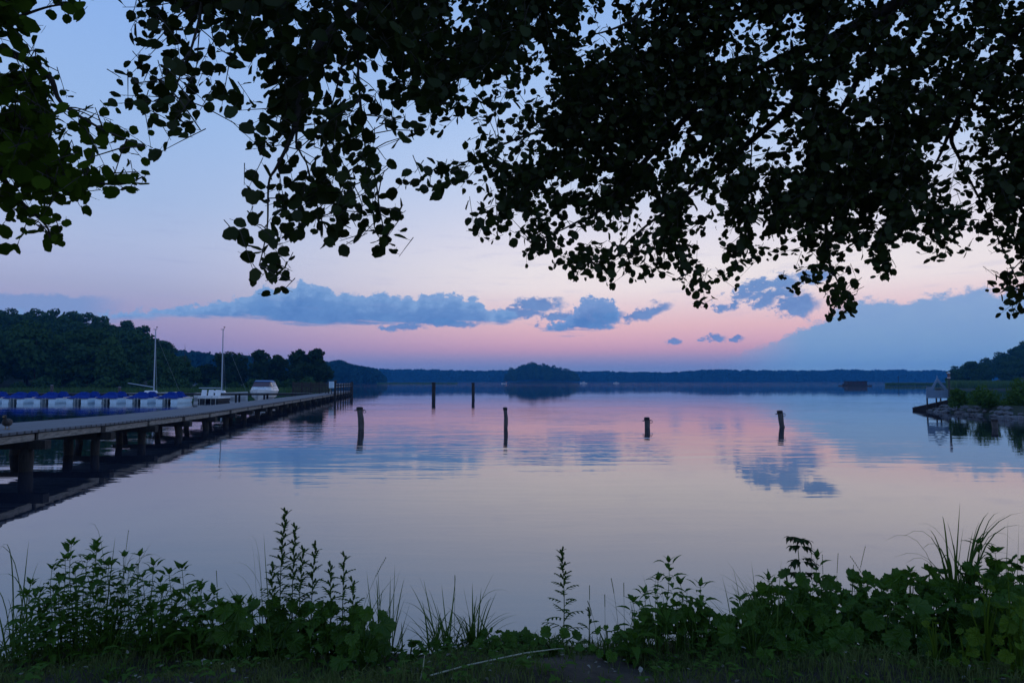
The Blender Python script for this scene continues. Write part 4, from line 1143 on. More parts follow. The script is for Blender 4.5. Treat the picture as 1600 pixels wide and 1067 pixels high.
for rep in range(3):
    for j, i in order:
        guard = 0
        while acc[j, i] < need[j, i] * (.45 + .27 * rep) and guard < 40:
            guard += 1
            px = OX + (i + r_.random()) * 20; py = OY + (j + r_.random()) * 20
            key = 'L' if px < 182 or (px < 244 and py > 150 and not (py < 215 and px > 190 + (py - 150) * .6 and py < 190)) else 'R'
            if key == 'L': dep = 2.75 + r_.uniform(-.45, .6)
            else: dep = depth_at(max(px, 260), py, r_)
            c0 = W(px, py, dep)
            out_of_view = py < -20 or px < -30 or px > 1630
            sz0 = (.052 if key == 'L' or px < 300 else .060) * (1.35 if out_of_view else 1)
            dr = Vector((r_.normal() * .8 - (.35 if key == 'R' else -.35), r_.normal() * .7, -abs(r_.normal()) * .8 - .1)).normalized()
            nl = int(r_.integers(3, 8)); sp = r_.uniform(.022, .036)
            tw0 = c0 - dr * sp * nl * .5; last = None; used = 0; first = None
            side = Vector(dr.cross(Vector((r_.normal(), r_.normal(), r_.normal())))).normalized()
            for q in range(nl):
                bp = tw0 + dr * sp * q + Vector((0, 0, -.004 * q * q * .3))
                ld = (dr * .5 + side * (1 if q % 2 else -1) * .9 + Vector((r_.normal() * .3, r_.normal() * .3, r_.normal() * .3 - .25)))
                size = sz0 * r_.uniform(.55, 1.3)
                if q == nl - 1: ld = dr; size *= .8
                ld.normalize()
                bl = bp + ld * .016
                ctr = bl + ld * size * .5
                qx, qy = to_px(np.array(ctr))
                if not fits(qx, qy): continue
                jj, ii = cell(qx, qy)
                pxs_ = size * F / ctr.y
                if G[jj, ii] < .9 and pxs_ > 12:
                    # keep the leaf tip inside the crown's outline too
                    tx, ty = to_px(np.array(bl + ld * size)); j2, i2 = cell(tx, ty)
                    if 0 <= j2 < G.shape[0] and 0 <= i2 < G.shape[1] and G[j2, i2] == 0 and r_.random() < .95: continue
                add_leaf(store[key], bl, ld, size); used += 1
                acc[jj, ii] += .50 * pxs_ * pxs_
                if first is None: first = bp
                last = bp
                if not out_of_view: store[key]['tw'].tube([bp, bl + ld * .004], .0009, 3, False)
            if used >= 2 and not out_of_view:
                store[key]['tw'].tube([first - dr * .02, (first + last) * .5, last + dr * .012], [.0021, .0016, .001], 4, False)
                if G[j, i] < .75 and r_.random() < .5:
                    A = allbr[key]; dd_ = np.linalg.norm(A - np.array(first), axis=1); kk = int(dd_.argmin())
                    if dd_[kk] < .4:
                        tgt = Vector(A[kk]); mid = (tgt + first) * .5 + Vector((0, 0, .05 * dd_[kk])); mx_, my_ = to_px(np.array(mid)); jm, im = cell(mx_, my_)
                        if 0 <= jm < G.shape[0] and 0 <= im < G.shape[1] and G[jm, im] > 0:
                            store[key]['tw'].tube([tgt, mid, first], [.003, .0026, .002], 4, False)
LAB = {'R': 'big dark alder overhanging from the right across most of the top of the photo', 'L': 'smaller greener alder reaching in from the upper left edge of the photo'}
for key in 'RL':
    p0, th_ = TRUNK[key]
    t = thing('alder_tree', LAB[key], 'tree', tuple(p0))
    t.location.z = ground_z(p0.x, p0.y)
    off = Vector(t.location)
    b = MB(); hT = 7.5
    b.tube([Vector((0, 0, -.4)), Vector((.05, 0, .25)), Vector((.1, .05, 1.6)), Vector((-.05, .1, 3.2)), Vector((.05, 0, 5.0)), Vector((.1, .1, hT)), Vector((.0, .1, 10.5))], [.36, .27, .22, .19, .15, .09, .03], 12)
    b.build('trunk', M['bark'], t, True)
    for n_, (P, ra, rb) in enumerate(BR[key]):
        S = brpts[key][n_]
        pts = [Vector(q) - off for q in S]; rad = list(rb + (ra - rb) * np.linspace(1, 0, len(pts)) ** 1.9)
        if n_ == 0:
            pts = [Vector((0, .03, max(1.8, pts[0].z - 1.3)))] + pts; rad = [ra * 1.25] + rad
        b = MB(); b.tube(pts, rad, 7); b.build('branch', M['bark'], t, True)
    tw = store[key]['tw']; tw.v = [tuple(Vector(v) - off) for v in tw.v]
    tw.build('twigs', M['bark'], t)
    V = np.concatenate(store[key]['V']); nl = len(V) // 10
    V = V - np.array(off)
    # random source for the unseen crown added above and behind to block sky light
    rc_ = np.random.default_rng(5)
    ff = (np.arange(nl)[:, None] * 10 + np.array(LF)[None, :]).ravel()
    link('leaves', np_mesh('leaves', V, ff, np.full(nl * 2, 6), M['alder_leaf' if key == 'R' else 'alder_lit']), t)
    print('leaves', key, nl)
    # upper crown out of view: coarser leaves added overhead to shade what lies below
    VV = []
    bx_ = ((-4.5, 8.0, -2.5, 6.5, 5.6, 9.5) if key == 'R' else (-9.5, -3.6, .0, 6.0, 4.4, 8.5))
    m_ = 2800 if key == 'R' else 1200
    c = np.stack([rc_.uniform(bx_[0], bx_[1], m_), rc_.uniform(bx_[2], bx_[3], m_), rc_.uniform(bx_[4], bx_[5], m_)], 1)
    e = ((c - np.array([(bx_[0] + bx_[1]) / 2, (bx_[2] + bx_[3]) / 2, (bx_[4] + bx_[5]) / 2])) / np.array([(bx_[1] - bx_[0]) / 2, (bx_[3] - bx_[2]) / 2, (bx_[5] - bx_[4]) / 2]))
    c = c[(np.linalg.norm(e, axis=1) < 1)]
    qx, qy = to_px(c); fwd = c[:, 1] * CP + (c[:, 2] - CAMZ) * SP
    vis = (fwd > .2) & (qx > -60) & (qx < 1660) & (qy > -60) & (qy < 1100)
    c = c[~vis]; m_ = len(c)
    nrm = rc_.normal(size=(m_, 3)) + np.array([0, 0, .8]); nrm /= np.linalg.norm(nrm, axis=1)[:, None]
    tt = np.cross(nrm, rc_.normal(size=(m_, 3))); tt /= np.linalg.norm(tt, axis=1)[:, None]; bb = np.cross(nrm, tt)
    szv = rc_.uniform(.07, .13, size=(m_, 1, 1))
    LV = c[:, None, :] + szv * (LEAF[None, :, :1] * tt[:, None, :] + LEAF[None, :, 1:2] * bb[:, None, :]) - np.array(off)
    ff = (np.arange(m_)[:, None] * 10 + np.array(LF)[None, :]).ravel()
    link('upper_shade_leaves', np_mesh('upper_shade_leaves', LV.reshape(-1, 3), ff, np.full(m_ * 2, 6), M['alder_leaf']), t)

# ------------------------------------------------------------------ plants on the bank
def blade_pts(base, az, L, bend, up=1.0, seg=6):
    """a curved blade: starts steep and arches over in direction az"""
    p = Vector(base); out = [p.copy()]; ang = up
    for k in range(seg):
        ang -= bend / seg
        p = p + Vector((math.cos(az) * math.cos(ang), math.sin(az) * math.cos(ang), math.sin(ang))) * (L / seg); out.append(p.copy())
    return out
def strip(mb, pts, widths, az_side=None, fold=0.0):
    """leaf strip along pts: left edge, midrib, right edge"""
    vs = []; fs = []; m = len(pts)
    for i, p in enumerate(pts):
        t = (pts[min(i + 1, m - 1)] - pts[max(i - 1, 0)]).normalized()
        s = t.cross(Vector((0, 0, 1))) if az_side is None else az_side
        if s.length < 1e-3: s = Vector((1, 0, 0))
        s = s.normalized(); up = s.cross(t).normalized()
        w = widths[i]
        vs += [p - s * w + up * w * fold, p, p + s * w + up * w * fold]
    for i in range(m - 1):
        a = i * 3
        fs += [(a, a + 1, a + 4, a + 3), (a + 1, a + 2, a + 5, a + 4)]
    mb.add(vs, fs)
def lance_leaf(mb, base, az, elev, L, Wd, droop, r, teeth=True):
    pts = blade_pts(base, az, L, droop, elev, 9)
    prof = [.12, .62, .95, 1.0, .92, .78, .60, .40, .20, .02]
    w = [Wd * q * (1 + (.16 if i % 2 else -.10) * (1 if teeth else 0)) for i, q in enumerate(prof)]
    strip(mb, pts, w, None, .25)
def nettle(name, label, group, px, ptop, Y, r, mat='nettle', leafscale=1.0, lean=None):
    x = GX(px, Y, .25); z0 = ground_z(x, Y) - .03; H = max(.15, ZT(ptop, Y) - z0)
    t = thing(name, label, 'plant', (x, Y, z0), 0, group)
    lx = r.uniform(-.05, .05) if lean is None else lean; ly = r.uniform(-.06, .04)
    def at(s): return Vector((lx * (s - s * s * .0 - 1) * H * 1.2 * (1 - .0), ly * s * H, s * H)) + Vector((.012 * math.sin(s * 6 + px), 0, 0))
    st = MB(); st.tube([at(k / 7) for k in range(8)], [.0042 - .0028 * k / 7 for k in range(8)], 5); st.build('stem', M[mat], t)
    lv = MB(); n = max(5, int(H / .046)); az0 = r.uniform(0, 6.28)
    for k in range(n):
        s = .16 + .82 * k / (n - 1)
        az = az0 + (k % 2) * math.pi / 2 + r.uniform(-.25, .25)
        L = (.085 if s < .75 else .085 - .028 * (s - .75) / .25) * leafscale * r.uniform(.8, 1.15)
        for q in (0, math.pi):
            if r.random() < .08: continue
            el = r.uniform(.2, .6) if s < .9 else r.uniform(.7, 1.2)
            p = at(s); d = Vector((math.cos(az + q), math.sin(az + q), .25)) * .018 * leafscale
            lv.tube([p, p + d], .0011, 3, False)
            lance_leaf(lv, p + d, az + q + r.uniform(-.2, .2), el, L, L * .185, r.uniform(.7, 1.5), r)
    for k in range(4):
        lance_leaf(lv, at(1.0), az0 + k * 1.57 + r.uniform(-.4, .4), r.uniform(.7, 1.3), .05 * leafscale, .010 * leafscale, .6, r)
    # small hanging flower strings at the upper nodes
    for k in range(int(n * .5)):
        s = .5 + .42 * r.random(); az = r.uniform(0, 6.28); p = at(s)
        lv.tube([p, p + Vector((math.cos(az) * .02, math.sin(az) * .02, -.005)), p + Vector((math.cos(az) * .032, math.sin(az) * .032, -.03))], [.0012, .002, .0012], 3, False)
    lv.build('leaves', M[mat], t); return t
def mugwort(label, px, ptop, Y, r, group=None, dense=1.0):
    x = GX(px, Y, .25); z0 = ground_z(x, Y) - .03; H = ZT(ptop, Y) - z0
    t = thing('mugwort', label, 'plant', (x, Y, z0), 0, group)
    wob = r.uniform(-.03, .03)
    def at(s): return Vector((wob * math.sin(s * 3.1) * H, .02 * s, s * H))
    st = MB(); st.tube([at(k / 7) for k in range(8)], [.0048 - .0034 * k / 7 for k in range(8)], 5); st.build('stem', M['mugwort'], t)
    lv = MB(); n = int(H / .026 * dense); az = r.uniform(0, 6.28)
    for k in range(n):
        s = .12 + .86 * k / (n - 1); az += 2.4 + r.uniform(-.3, .3)
        L = (.135 * (1 - s) ** .6 + .034) * r.uniform(.8, 1.15)
        el = .35 + .8 * s; pts = blade_pts(at(s), az, L, r.uniform(.5, 1.0), el, 5)
        strip(lv, pts, [.002, .005, .006, .006, .005, .001])
        for j in range(1, 5):
            for sd_ in (-1, 1):
                a2 = az + sd_ * r.uniform(.6, .95); l2 = L * .42 * (1 - .13 * j) * r.uniform(.8, 1.2)
                strip(lv, blade_pts(pts[j], a2, l2, .4, el - .35 - .1 * j, 3), [.003, .0072 * (1 if L > .06 else .7), .006 * (1 if L > .06 else .7), .0006])
        # flower tufts in the axils near the top
        if s > .62:
            for q in range(3):
                p = at(s) + Vector((math.cos(az) * .012 * (q + 1) * (1.25 - s), math.sin(az) * .012 * (q + 1) * (1.25 - s), .01 * (q + 1)))
                lv.ell(p, (.007, .007, .011), 5, 3)
    lv.build('leaves', M['mugwort'], t); return t
def round_leaf(mb, c, nrm, az, R0, r, lobes=9, wave=.10):
    """broad heart shaped leaf with a wavy margin"""
    n = nrm.normalized(); a = Vector((math.cos(az), math.sin(az), 0)); a = (a - n * a.dot(n)).normalized(); b = n.cross(a)
    vs = [Vector(c)]; fs = []; K = 26
    ph = r.uniform(0, 6)
    for ring in (.5, 1.0):
        for k in range(K):
            th = 2 * math.pi * k / K
            rad = R0 * (1 - .36 * math.exp(-((math.pi - th) / .34) ** 2) + .20 * math.cos(th)) * (1 + (.05 * math.sin(th * 5 + ph) + (.07 if k % 2 else -.07)) * ring) * ring
            up = R0 * (wave * math.sin(th * 3 + ph) * ring + .30 * abs(math.sin(th)) * ring - .22 * ring ** 2 + (.05 if k % 2 else -.05))
            vs.append(Vector(c) + a * rad * math.cos(th) + b * rad * math.sin(th) + n * up)
    for k in range(K):
        k2 = (k + 1) % K
        fs.append((0, 1 + k, 1 + k2)); fs.append((1 + k, 1 + K + k, 1 + K + k2, 1 + k2))
    mb.add(vs, fs)
def broad_plant(label, px, ptop, Y, r, n=6, size=.10, spread=.22, group=None, mat='broad', name='burdock'):
    x = GX(px, Y, .25); z0 = ground_z(x, Y) - .02; H = max(.12, ZT(ptop, Y) - z0)
    t = thing(name, label, 'plant', (x, Y, z0), 0, group)
    st = MB(); lv = MB()
    for k in range(n):
        az = r.uniform(0, 6.28); h = H * (1.0 if k == 0 else r.uniform(.35, .95)) - size * .2; rr_ = spread * (r.uniform(.2, 1) if k else .15)
        tip = Vector((math.cos(az) * rr_, math.sin(az) * rr_ * .7, h))
        st.tube([(0, 0, 0), Vector((tip.x * .35, tip.y * .35, h * .6)), tip], [.006, .0045, .003], 5)
        nrm = Vector((math.cos(az) * .7 + r.uniform(-.7, .7), math.sin(az) * .6 - .4 + r.uniform(-.7, .7), .9))
        round_leaf(lv, tip, nrm, az + r.uniform(-.4, .4), size * r.uniform(.5, 1.25), r)
    st.build('stems', M[mat], t); lv.build('leaves', M[mat], t); return t
def grass_tuft(label, px, Y, tips, n, r, group=None, w=.004, name='grass_tuft', arch=(.5, 1.5), spread=.05, Lr=(.3, .6), mat='blade', azr=(0, 6.28)):
    x = GX(px, Y, .25); z0 = ground_z(x, Y) - .02
    t = thing(name, label, 'grass', (x, Y, z0), 0, group); b = MB()
    for tp in tips:   # blades whose tips can be named: (px, py, bend sideways)
        P = W(tp[0], tp[1], Y + r.uniform(-.12, .12)) - Vector((x, Y, z0))
        b0 = Vector((r.uniform(-spread, spread), r.uniform(-spread, spread) * .6, 0)); h = P.z
        k_ = tp[2] if len(tp) > 2 else .5
        mid = Vector((b0.x + (P.x - b0.x) * (1 - k_) * .7, (b0.y + P.y) * .5, h * (.5 + .95 * k_) + .02))
        pts = [b0 * (1 - s) ** 2 + mid * 2 * s * (1 - s) + P * s * s for s in np.linspace(0, 1, 9)]
        strip(b, pts, [w * q for q in (.8, 1, 1, .95, .85, .7, .5, .3, .06)], None, .3)
    for k in range(n):
        az = r.uniform(*azr); L = r.uniform(*Lr); b0 = Vector((r.gauss(0, spread), r.gauss(0, spread * .6), 0))
        pts = blade_pts(b0, az, L, r.uniform(*arch), r.uniform(1.25, 1.55), 8)
        strip(b, pts, [w * q * r.uniform(.85, 1.1) for q in (.8, 1, 1, .95, .85, .7, .5, .3, .06)], None, .3)
    b.build('blades', M[mat], t); return t
def seed_stem(label, px, ptop, Y, r, lean=0.0, group='thin seeding grass stems'):
    x = GX(px, Y, .25); z0 = ground_z(x, Y) - .02; H = ZT(ptop, Y) - z0
    t = thing('seeding_grass', label, 'grass', (x, Y, z0), 0, group); b = MB()
    top = Vector((lean * H, 0, H)); pts = [Vector((lean * H * s * s, .01 * s, H * s)) for s in np.linspace(0, 1, 6)]
    b.tube(pts, [.0016, .0015, .0013, .0011, .0009, .0006], 4); b.build('stem', M['blade'], t)
    b = MB()
    for k in range(9):
        s = .82 + .18 * k / 8; p = Vector((lean * H * s * s, .01 * s, H * s)); b.ell(p, (.0028, .0028, .007), 4, 3)
    b.build('seed_head', M['blade'], t)
    return t

pr = random.Random(41)
# nettle clump on the left
NG = 'nettles of the clump on the left of the bank'
NL = 'nettle with drooping toothed leaves in the tall clump on the left of the bank'
for k, (px, py) in enumerate([(22, 985), (40, 912), (50, 955), (62, 925), (75, 890), (88, 905), (97, 872), (107, 850), (118, 890), (127, 876), (140, 860), (151, 846), (160, 885), (168, 880), (186, 870), (200, 892), (214, 868), (224, 900), (234, 882), (248, 908), (262, 897), (281, 889), (292, 925), (303, 917), (316, 940), (330, 928), (343, 945), (70, 950), (110, 940), (150, 930), (190, 945), (230, 950), (270, 955)]):
    lab = {7: 'tallest nettle left in the clump, its tip well above its neighbours on the left', 21: 'slim nettle at the right shoulder of the left clump, standing free of the others', 25: 'short nettle at the low right end of the left clump beside the broad leaves'}.get(k, NL)
    nettle('nettle', lab, NG if lab == NL else None, px, py, 4.42 + pr.uniform(-.28, .12), pr, leafscale=pr.uniform(1.05, 1.4))
for k in range(22):
    nettle('nettle', NL, NG, pr.uniform(35, 330), pr.uniform(915, 985), 4.25 + pr.uniform(-.2, .1), pr, leafscale=pr.uniform(1.0, 1.35))
RG = 'low nettles between the burdocks'
for k in range(34):
    px = pr.choice((pr.uniform(350, 600), pr.uniform(985, 1130), pr.uniform(1130, 1600), pr.uniform(1130, 1600)))
    top = interp([(350, 945), (560, 965), (600, 990), (985, 970), (1060, 930), (1130, 965), (1240, 900), (1600, 880)], px)
    nettle('nettle', 'low leafy nettle mixed into the burdock growth along the bank', RG, px, top + pr.uniform(-8, 55), 4.4 + pr.uniform(-.25, .2), pr, leafscale=pr.uniform(1.1, 1.6))
# arching blades at the far left
grass_tuft('long arching grass blades leaning out over the water at the left edge', 30, 4.3, [(-20, 862, .8), (0, 858, .8), (60, 878, .3), (-30, 915, .7), (10, 935, .5), (-15, 905, .9), (45, 845, .2)], 14, pr, w=.0045, spread=.06, Lr=(.25, .5))
grass_tuft('upright broad grass blades at the lower left corner', 10, 4.15, [(22, 925, .1), (30, 945, .1), (-5, 950, .2), (12, 970, .1)], 12, pr, w=.006, spread=.07, Lr=(.15, .35))
grass_tuft('dark grass blades sticking out of the top of the left nettle clump', 170, 4.4, [(133, 825, .75), (240, 844, .25), (205, 842, .2), (180, 838, .15), (255, 872, .8), (225, 858, .6), (120, 862, .3)], 5, pr, w=.0045, spread=.08, Lr=(.3, .5))
grass_tuft('dark grass blades left of the tall mugwort', 415, 4.4, [(383, 850, .85), (392, 845, .4), (362, 880, .6), (362, 895, .5), (412, 832, .1), (360, 915, .3), (395, 870, .7), (350, 905, .2)], 8, pr, w=.004, spread=.06, Lr=(.25, .45))
# mugworts
mugwort('tallest mugwort with pointed flowering top, left of the middle', 441, 798, 4.5, pr, None, 1.25)
mugwort('second mugwort close beside the tallest one on its right', 456, 822, 4.45, pr, None, 1.1)
mugwort('mugwort with two tufted tops right of the tallest mugwort', 489, 850, 4.45, pr)
mugwort('leafy lower mugwort between the tallest and the two tufted one', 470, 858, 4.4, pr)
mugwort('thin mugwort standing before the left reed grass', 535, 868, 4.5, pr, None, .8)
mugwort('short mugwort leaning at the right end of the mugwort group', 547, 908, 4.4, pr, None, .9)
mugwort('bushy low mugwort left of the tallest one', 420, 885, 4.35, pr)
mugwort('bushy mugwort between the tufted tops and the thin one', 512, 884, 4.4, pr)
mugwort('lone feathery mugwort standing by itself in the middle of the bank', 878, 860, 4.65, pr, None, 1.2)
mugwort('tiny mugwort shoot right of the lone feathery mugwort', 922, 957, 4.55, pr, None, .8)
# reed grass and tufts in the middle
grass_tuft('thin upright reed grass between the mugworts and the bright tuft', 602, 4.62, [(573, 892, .05), (580, 898, .1), (590, 885, .05), (617, 882, .05), (625, 890, .1), (588, 905, .4), (632, 902, .2), (610, 900, .1), (640, 925, .5), (598, 920, .3)], 26, pr, w=.0045, spread=.06, Lr=(.2, .42), arch=(.2, .7))
grass_tuft('bright green grass tuft fanning out, left of the two in the middle', 690, 4.55, [(652, 893, .1), (640, 912, .2), (662, 905, .1), (690, 912, .05), (670, 920, .2), (712, 900, .1), (628, 940, .5), (650, 935, .3)], 46, pr, w=.0056, spread=.06, Lr=(.2, .42), arch=(.4, 1.4))
grass_tuft('green grass tuft leaning right with a long bent blade', 738, 4.55, [(772, 895, .2), (800, 925, .8), (752, 918, .1), (724, 916, .05), (760, 925, .3), (784, 1000, .97), (776, 935, .6), (738, 910, .05), (745, 930, .1)], 34, pr, w=.0054, spread=.05, Lr=(.2, .40), arch=(.4, 1.4))
# broad leaved plants
BG = 'broad leaved burdocks along the bank'
BL = 'low burdock with broad rounded leaves in the dark growth along the bank'
for k, (px, py, sz) in enumerate([(345, 942, .08), (372, 930, .09), (398, 945, .09), (422, 935, .09), (447, 942, .10), (470, 950, .1), (498, 938, .09), (520, 950, .09), (548, 958, .1), (566, 952, .08), (590, 985, .07), (300, 965, .08), (260, 980, .08), (640, 1000, .06), (790, 1004, .07), (812, 1000, .075), (766, 1005, .06), (835, 1008, .06), (862, 985, .05), (700, 1010, .05)]):
    lab = {8: 'burdock with one large flat leaf at the right end of the mugwort group', 15: 'low burdock with rounded leaves at the water gap in the middle of the bank'}.get(k, BL)
    broad_plant(lab, px, py, 4.4 + pr.uniform(-.3, .1), pr, 11, sz * .62, .17, BG if lab == BL else None)
for k, (px, py, sz) in enumerate([(1000, 965, .06), (1030, 950, .07), (1062, 925, .08), (1085, 940, .08), (1108, 950, .07), (1130, 968, .07), (1150, 952, .08), (1172, 948, .08), (1195, 925, .09), (1215, 908, .09), (1238, 892, .09), (1262, 900, .09), (1285, 905, .09), (1305, 902, .1), (1330, 898, .1), (1352, 900, .1), (1378, 905, .09), (1402, 898, .1), (1425, 893, .1), (1450, 888, .09), (1475, 886, .09), (1500, 880, .09), (1525, 882, .09), (1560, 876, .1), (1590, 872, .1), (1622, 868, .1),
                                   (1180, 965, .09), (1230, 945, .09), (1280, 950, .1), (1330, 945, .1), (1380, 948, .1), (1430, 940, .1), (1480, 935, .1), (1530, 930, .1), (1580, 925, .1), (1250, 975, .08), (1320, 978, .08), (1400, 975, .08), (1470, 972, .08), (950, 975, .05), (975, 985, .05)]):
    lab = {10: 'burdock crowned by the drooping ash seedling on the right', 25: 'burdock at the far right edge below the sedge tuft'}.get(k, BL)
    broad_plant(lab, px, py, (4.62 if k < 26 else 4.3) + pr.uniform(-.2, .12), pr, 12, sz * .60, .19, BG if lab == BL else None)
# nettles right of the middle
for px, py, lab in ((1046, 879, 'tallest nettle right of the middle with a crown of toothed leaves'), (1030, 905, 'nettle just left of the tallest one right of the middle'), (1010, 925, 'small nettle at the left end of the group right of the middle'), (1066, 912, 'nettle on the right shoulder of the tallest one right of the middle'), (1098, 915, 'nettle with upright young leaves at the right end of the middle group'), (990, 940, 'short nettle beside the thin seed stems'), (1161, 938, 'young nettle in the dip before the right hand burdocks'), (1182, 932, 'young nettle with narrow leaves left of the ash seedling'), (1205, 905, 'nettle rising at the left shoulder of the right hand burdocks'), (1282, 872, 'dense nettle top right behind the ash seedling'), (1535, 850, 'nettle among the sedge blades at the right'), (1562, 862, 'nettle right of the sedge blades near the right edge')):
    nettle('nettle', lab, None, px, py, 4.55 + pr.uniform(-.1, .1), pr, leafscale=1.4)
# ash seedling
x = GX(1254, 4.65, .25); z0 = ground_z(x, 4.65)
t = thing('ash_seedling', 'slim ash seedling with drooping leaflets standing above the burdocks', 'plant', (x, 4.65, z0))
H = ZT(842, 4.65) - z0
st = MB(); pts = [Vector((.02 * (1 - s) * 1.5 - .02 * s, 0, s * H)) for s in np.linspace(0, 1, 6)]; st.tube(pts, [.006, .005, .0045, .004, .003, .002], 6); st.build('stem', M['mugwort'], t)
lv = MB()
for s, azs in ((1.0, (.3, 2.7, 1.6, 4.4)), (.93, (0, 3.14)), (.80, (.2, 2.9)), (.78, (3.4, 6.0)), (.66, (0.1, 3.0))):
    for a in azs:
        p = Vector((.03 * (1 - s), 0, s * H)); L = pr.uniform(.05, .075); q = blade_pts(p, a, L, .9, pr.uniform(.3, .8), 4)
        lv.tube(q, .001, 3, False)
        for k in range(1, 5):
            for sd_ in (-1, 1): lance_leaf(lv, q[k], a + sd_ * pr.uniform(.6, 1.1), pr.uniform(-.7, .1), .058, .012, pr.uniform(.4, .9), pr, False)
        lance_leaf(lv, q[-1], a, .1, .055, .011, .9, pr, False)
lv.build('leaves', M['dark_leaf'], t)
for k in range(46):
    px = pr.choice((pr.uniform(20, 330), pr.uniform(340, 600), pr.uniform(980, 1250), pr.uniform(1200, 1600)))
    grass_tuft('wispy dark grass tuft growing up through the plants of the bank', px, 4.35 + pr.uniform(-.3, .25), [], pr.randint(7, 16), pr, 'wispy grass tufts among the bank plants', w=pr.uniform(.0026, .004), spread=.06, Lr=(.25, .58), arch=(.3, 1.5))
for k in range(40):
    px = pr.uniform(-10, 1610)
    grass_tuft('low tuft of longer grass in the turf at the front of the bank', px, pr.uniform(3.55, 4.15), [], pr.randint(10, 20), pr, 'low grass tufts at the front of the bank', w=pr.uniform(.0018, .0028), spread=.05, Lr=(.08, .20), arch=(.5, 1.7))
# sedge tuft on the right
grass_tuft('big dark sedge tuft with long arching blades on the right', 1500, 4.6, [(1382, 845, .85), (1412, 838, .8), (1398, 870, .75), (1385, 902, .9), (1435, 818, .6), (1448, 826, .5), (1472, 806, .5), (1480, 815, .3), (1470, 880, .9), (1500, 786, .02), (1505, 825, .1), (1530, 815, .3), (1545, 800, .4), (1562, 800, .5), (1585, 845, .85), (1600, 800, .5), (1610, 825, .7), (1595, 875, .9), (1520, 830, .2), (1555, 835, .7), (1440, 858, .8), (1415, 880, .85), (1572, 805, .4), (1490, 850, .4)], 60, pr, w=.0085, spread=.10, Lr=(.3, .62), arch=(.5, 1.7))
grass_tuft('thin grass blades at the right edge behind the burdocks', 1590, 4.7, [(1575, 812, .1), (1592, 818, .1), (1600, 840, .1), (1610, 810, .2)], 10, pr, w=.0028, spread=.08, Lr=(.3, .5), arch=(.2, .6))
for k, (px, py, le) in enumerate([(1333, 855, .15), (1272, 856, 0), (1290, 868, .0), (1307, 866, .05), (1325, 884, .1), (922, 916, 0), (946, 930, 0), (968, 905, -.1), (976, 912, 0), (935, 940, -.2), (1203, 890, 0), (185, 830, .05), (312, 905, .0), (340, 893, -.05), (555, 872, .3), (710, 900, 0), (1385, 870, -.35)]):
    seed_stem('thin grass stem with a small seed head rising above the growth of the bank', px, py, 4.6 + pr.uniform(-.1, .1), pr, le)
# bright young leaves close by on the right
for px, py, Y, sz, lab in ((1545, 900, 3.75, .052, 'yellow green leafy shoot brighter in colour than the rest near the right edge'), (1585, 885, 3.6, .055, 'bright broad leaves at the right edge, closest to the viewer'), (1465, 965, 3.85, .035, 'small bright green shoot in the grass below the burdocks on the right'), (1510, 985, 3.7, .04, 'bright green shoot low at the right beside the white leaf'), (1600, 930, 3.55, .05, 'lower bright leaves at the right edge of the photo')):
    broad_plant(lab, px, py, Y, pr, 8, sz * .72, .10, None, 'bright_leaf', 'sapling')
# turf: short grass over the whole visible bank, low leaves in it
r2 = np.random.default_rng(8)
n = 150000
gx = np.concatenate([r2.uniform(-5.2, 5.6, 95000), r2.uniform(5.6, 9.5, 35000), r2.uniform(-8.5, -5.2, 20000)]); gy = np.concatenate([r2.uniform(1.8, 5.2, 95000), r2.uniform(1.8, 8.5, 35000), r2.uniform(1.5, 6.0, 20000)])
keep = np.array([shore_y(a) - b_ for a, b_ in zip(gx, gy)]) > .05
bare = ((gx - GX(925, 3.9)) / .34) ** 2 + ((gy - 3.95) / .42) ** 2 < 1
keep &= ~(bare & (r2.random(n) < .85))
gx, gy = gx[keep], gy[keep]; n = len(gx)
gz = np.array([ground_z(a, b_) for a, b_ in zip(gx, gy)]) - .005
h = r2.uniform(.02, .085, n) * (1 + .6 * np.sin(gx * 2.3) * np.sin(gy * 3.1)); a = r2.uniform(0, 6.28, n); ln = r2.uniform(.1, 1.1, n)
p = np.stack([gx, gy, gz], 1); side = np.stack([np.cos(a), np.sin(a), 0 * a], 1) * (.0016 + .0016 * r2.random(n))[:, None]
fw = np.stack([-np.sin(a), np.cos(a), 0 * a], 1)
mid = p + fw * (h * ln * .35)[:, None] + np.array([0, 0, 1]) * (h * .65)[:, None]; tip = p + fw * (h * ln)[:, None] + np.array([0, 0, 1]) * (h * (1 - .25 * ln))[:, None]
V = np.concatenate([np.stack([p - side, p + side, mid + side * .8, mid - side * .8], 1), np.stack([mid - side * .8, mid + side * .8, tip + side * .1, tip - side * .1], 1)])
o = link('turf', quads_mesh('turf', V.reshape(-1, 3), M['turf'])); tag(o, 'short dark grass covering the bank in the foreground', 'grass', None, 'stuff')
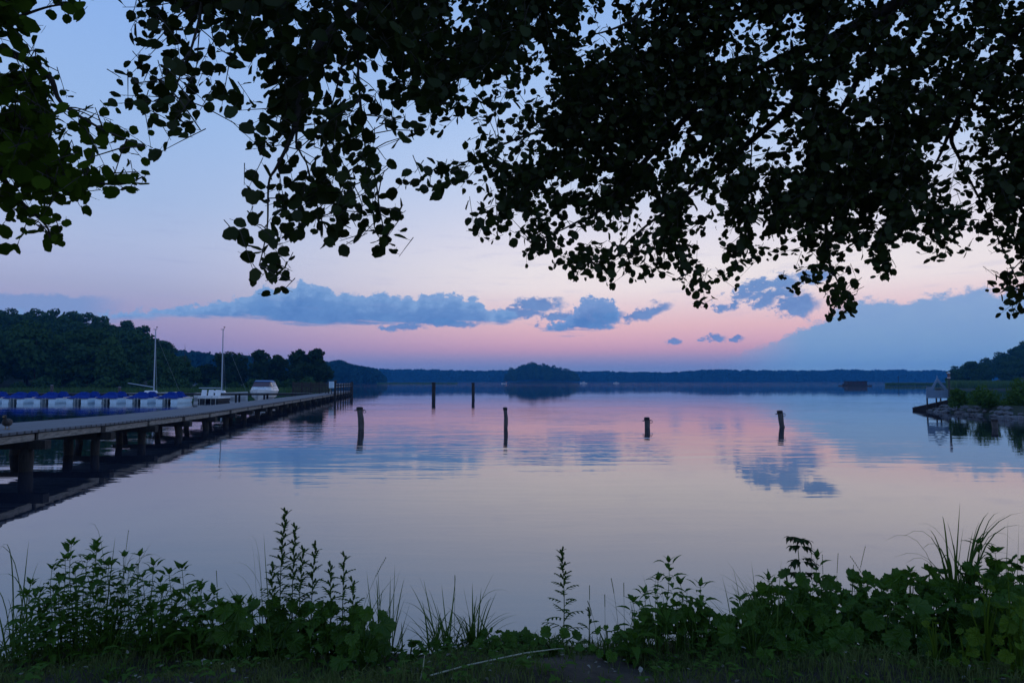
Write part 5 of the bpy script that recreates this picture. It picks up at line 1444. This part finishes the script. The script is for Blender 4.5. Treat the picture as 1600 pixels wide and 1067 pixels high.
# low herb leaves scattered in the turf
b = MB(); hr = random.Random(12)
for k in range(900):
    x = hr.uniform(-4.6, 5.0); y = hr.uniform(2.6, 4.75)
    if shore_y(x) - y < .06 or (((x - GX(925, 3.9)) / .3) ** 2 + ((y - 3.95) / .4) ** 2 < 1): continue
    z = ground_z(x, y); hgt = hr.uniform(.02, .10); az = hr.uniform(0, 6.28)
    for q in range(hr.randint(2, 4)):
        aa = az + q * 2.1; lance_leaf(b, Vector((x, y, z + hgt * hr.uniform(.5, 1))), aa, hr.uniform(.1, .7), hr.uniform(.03, .075), hr.uniform(.008, .02), hr.uniform(.4, 1.2), hr, False)
o = b.build('low_herbs', M['nettle']); tag(o, 'low herb leaves scattered through the dark grass of the bank', 'ground cover', None, 'stuff')
lit = MB(); lr = random.Random(31)
for k in range(420):
    x = lr.uniform(-4.2, 4.4); y = lr.uniform(3.0, 4.6)
    if shore_y(x) - y < .1: continue
    L = lr.uniform(.012, .035); lance_leaf(lit, Vector((x, y, ground_z(x, y) + lr.uniform(.015, .06))), lr.uniform(0, 6.28), lr.uniform(-.3, .6), L, L * lr.uniform(.2, .4), lr.uniform(-.6, 1.0), lr, False)
o = lit.build('leaf_litter', M['litter']); tag(o, 'pale dry leaf bits scattered in the grass at the front of the bank', 'leaf litter', None, 'stuff')
# fallen pieces
x0, y0 = GX(662, 3.75, .45), 3.75
t = thing('dry_stalk', 'long pale dry stalk lying across the grass in the middle foreground', 'stalk', (x0, y0, ground_z(x0, y0)))
P = [W(*q) for q in ((672, 1062, 3.72), (730, 1054, 3.85), (800, 1049, 3.95), (822, 1047, 4.0), (868, 1033, 4.12), (880, 1026, 4.2))]
b = MB(); b.tube([Vector((q.x, q.y, ground_z(q.x, q.y) + .05)) - Vector(t.location) for q in P], [.0045, .0042, .004, .0036, .0028, .0015], 6); b.build('stem', M['stalk'], t)
x0, y0 = GX(657, 3.8, .45), 3.8
t = thing('dry_stalk', 'short pale stalk sticking up from the grass left of the long lying one', 'stalk', (x0, y0, ground_z(x0, y0)))
b = MB(); b.tube([(0, 0, 0), (.012, .02, .06), (.018, .03, .12)], [.004, .0035, .002], 5); b.build('stem', M['stalk'], t)
for px, py, Y, sz, lab in ((1511, 993, 3.75, .022, 'whitish dry leaf standing on edge in the grass at the right'), (1000, 1040, 3.9, .014, 'small pale dry leaf beside the bare soil patch'), (318, 1000, 4.0, .016, 'pale upturned leaf below the left nettle clump')):
    x = GX(px, Y, .45); z = ground_z(x, Y)
    t = thing('dry_leaf', lab, 'leaf', (x, Y, z)); b = MB()
    round_leaf(b, (0, 0, sz * 1.2 + .02), Vector((.2, -1, .35)), 1.2, sz, pr, 7, .25); b.build('blade', M['dry_leaf'], t)
    b = MB(); b.tube([(0, 0, 0), (0, .004, sz + .02)], .0015, 4); b.build('stem', M['stalk'], t)
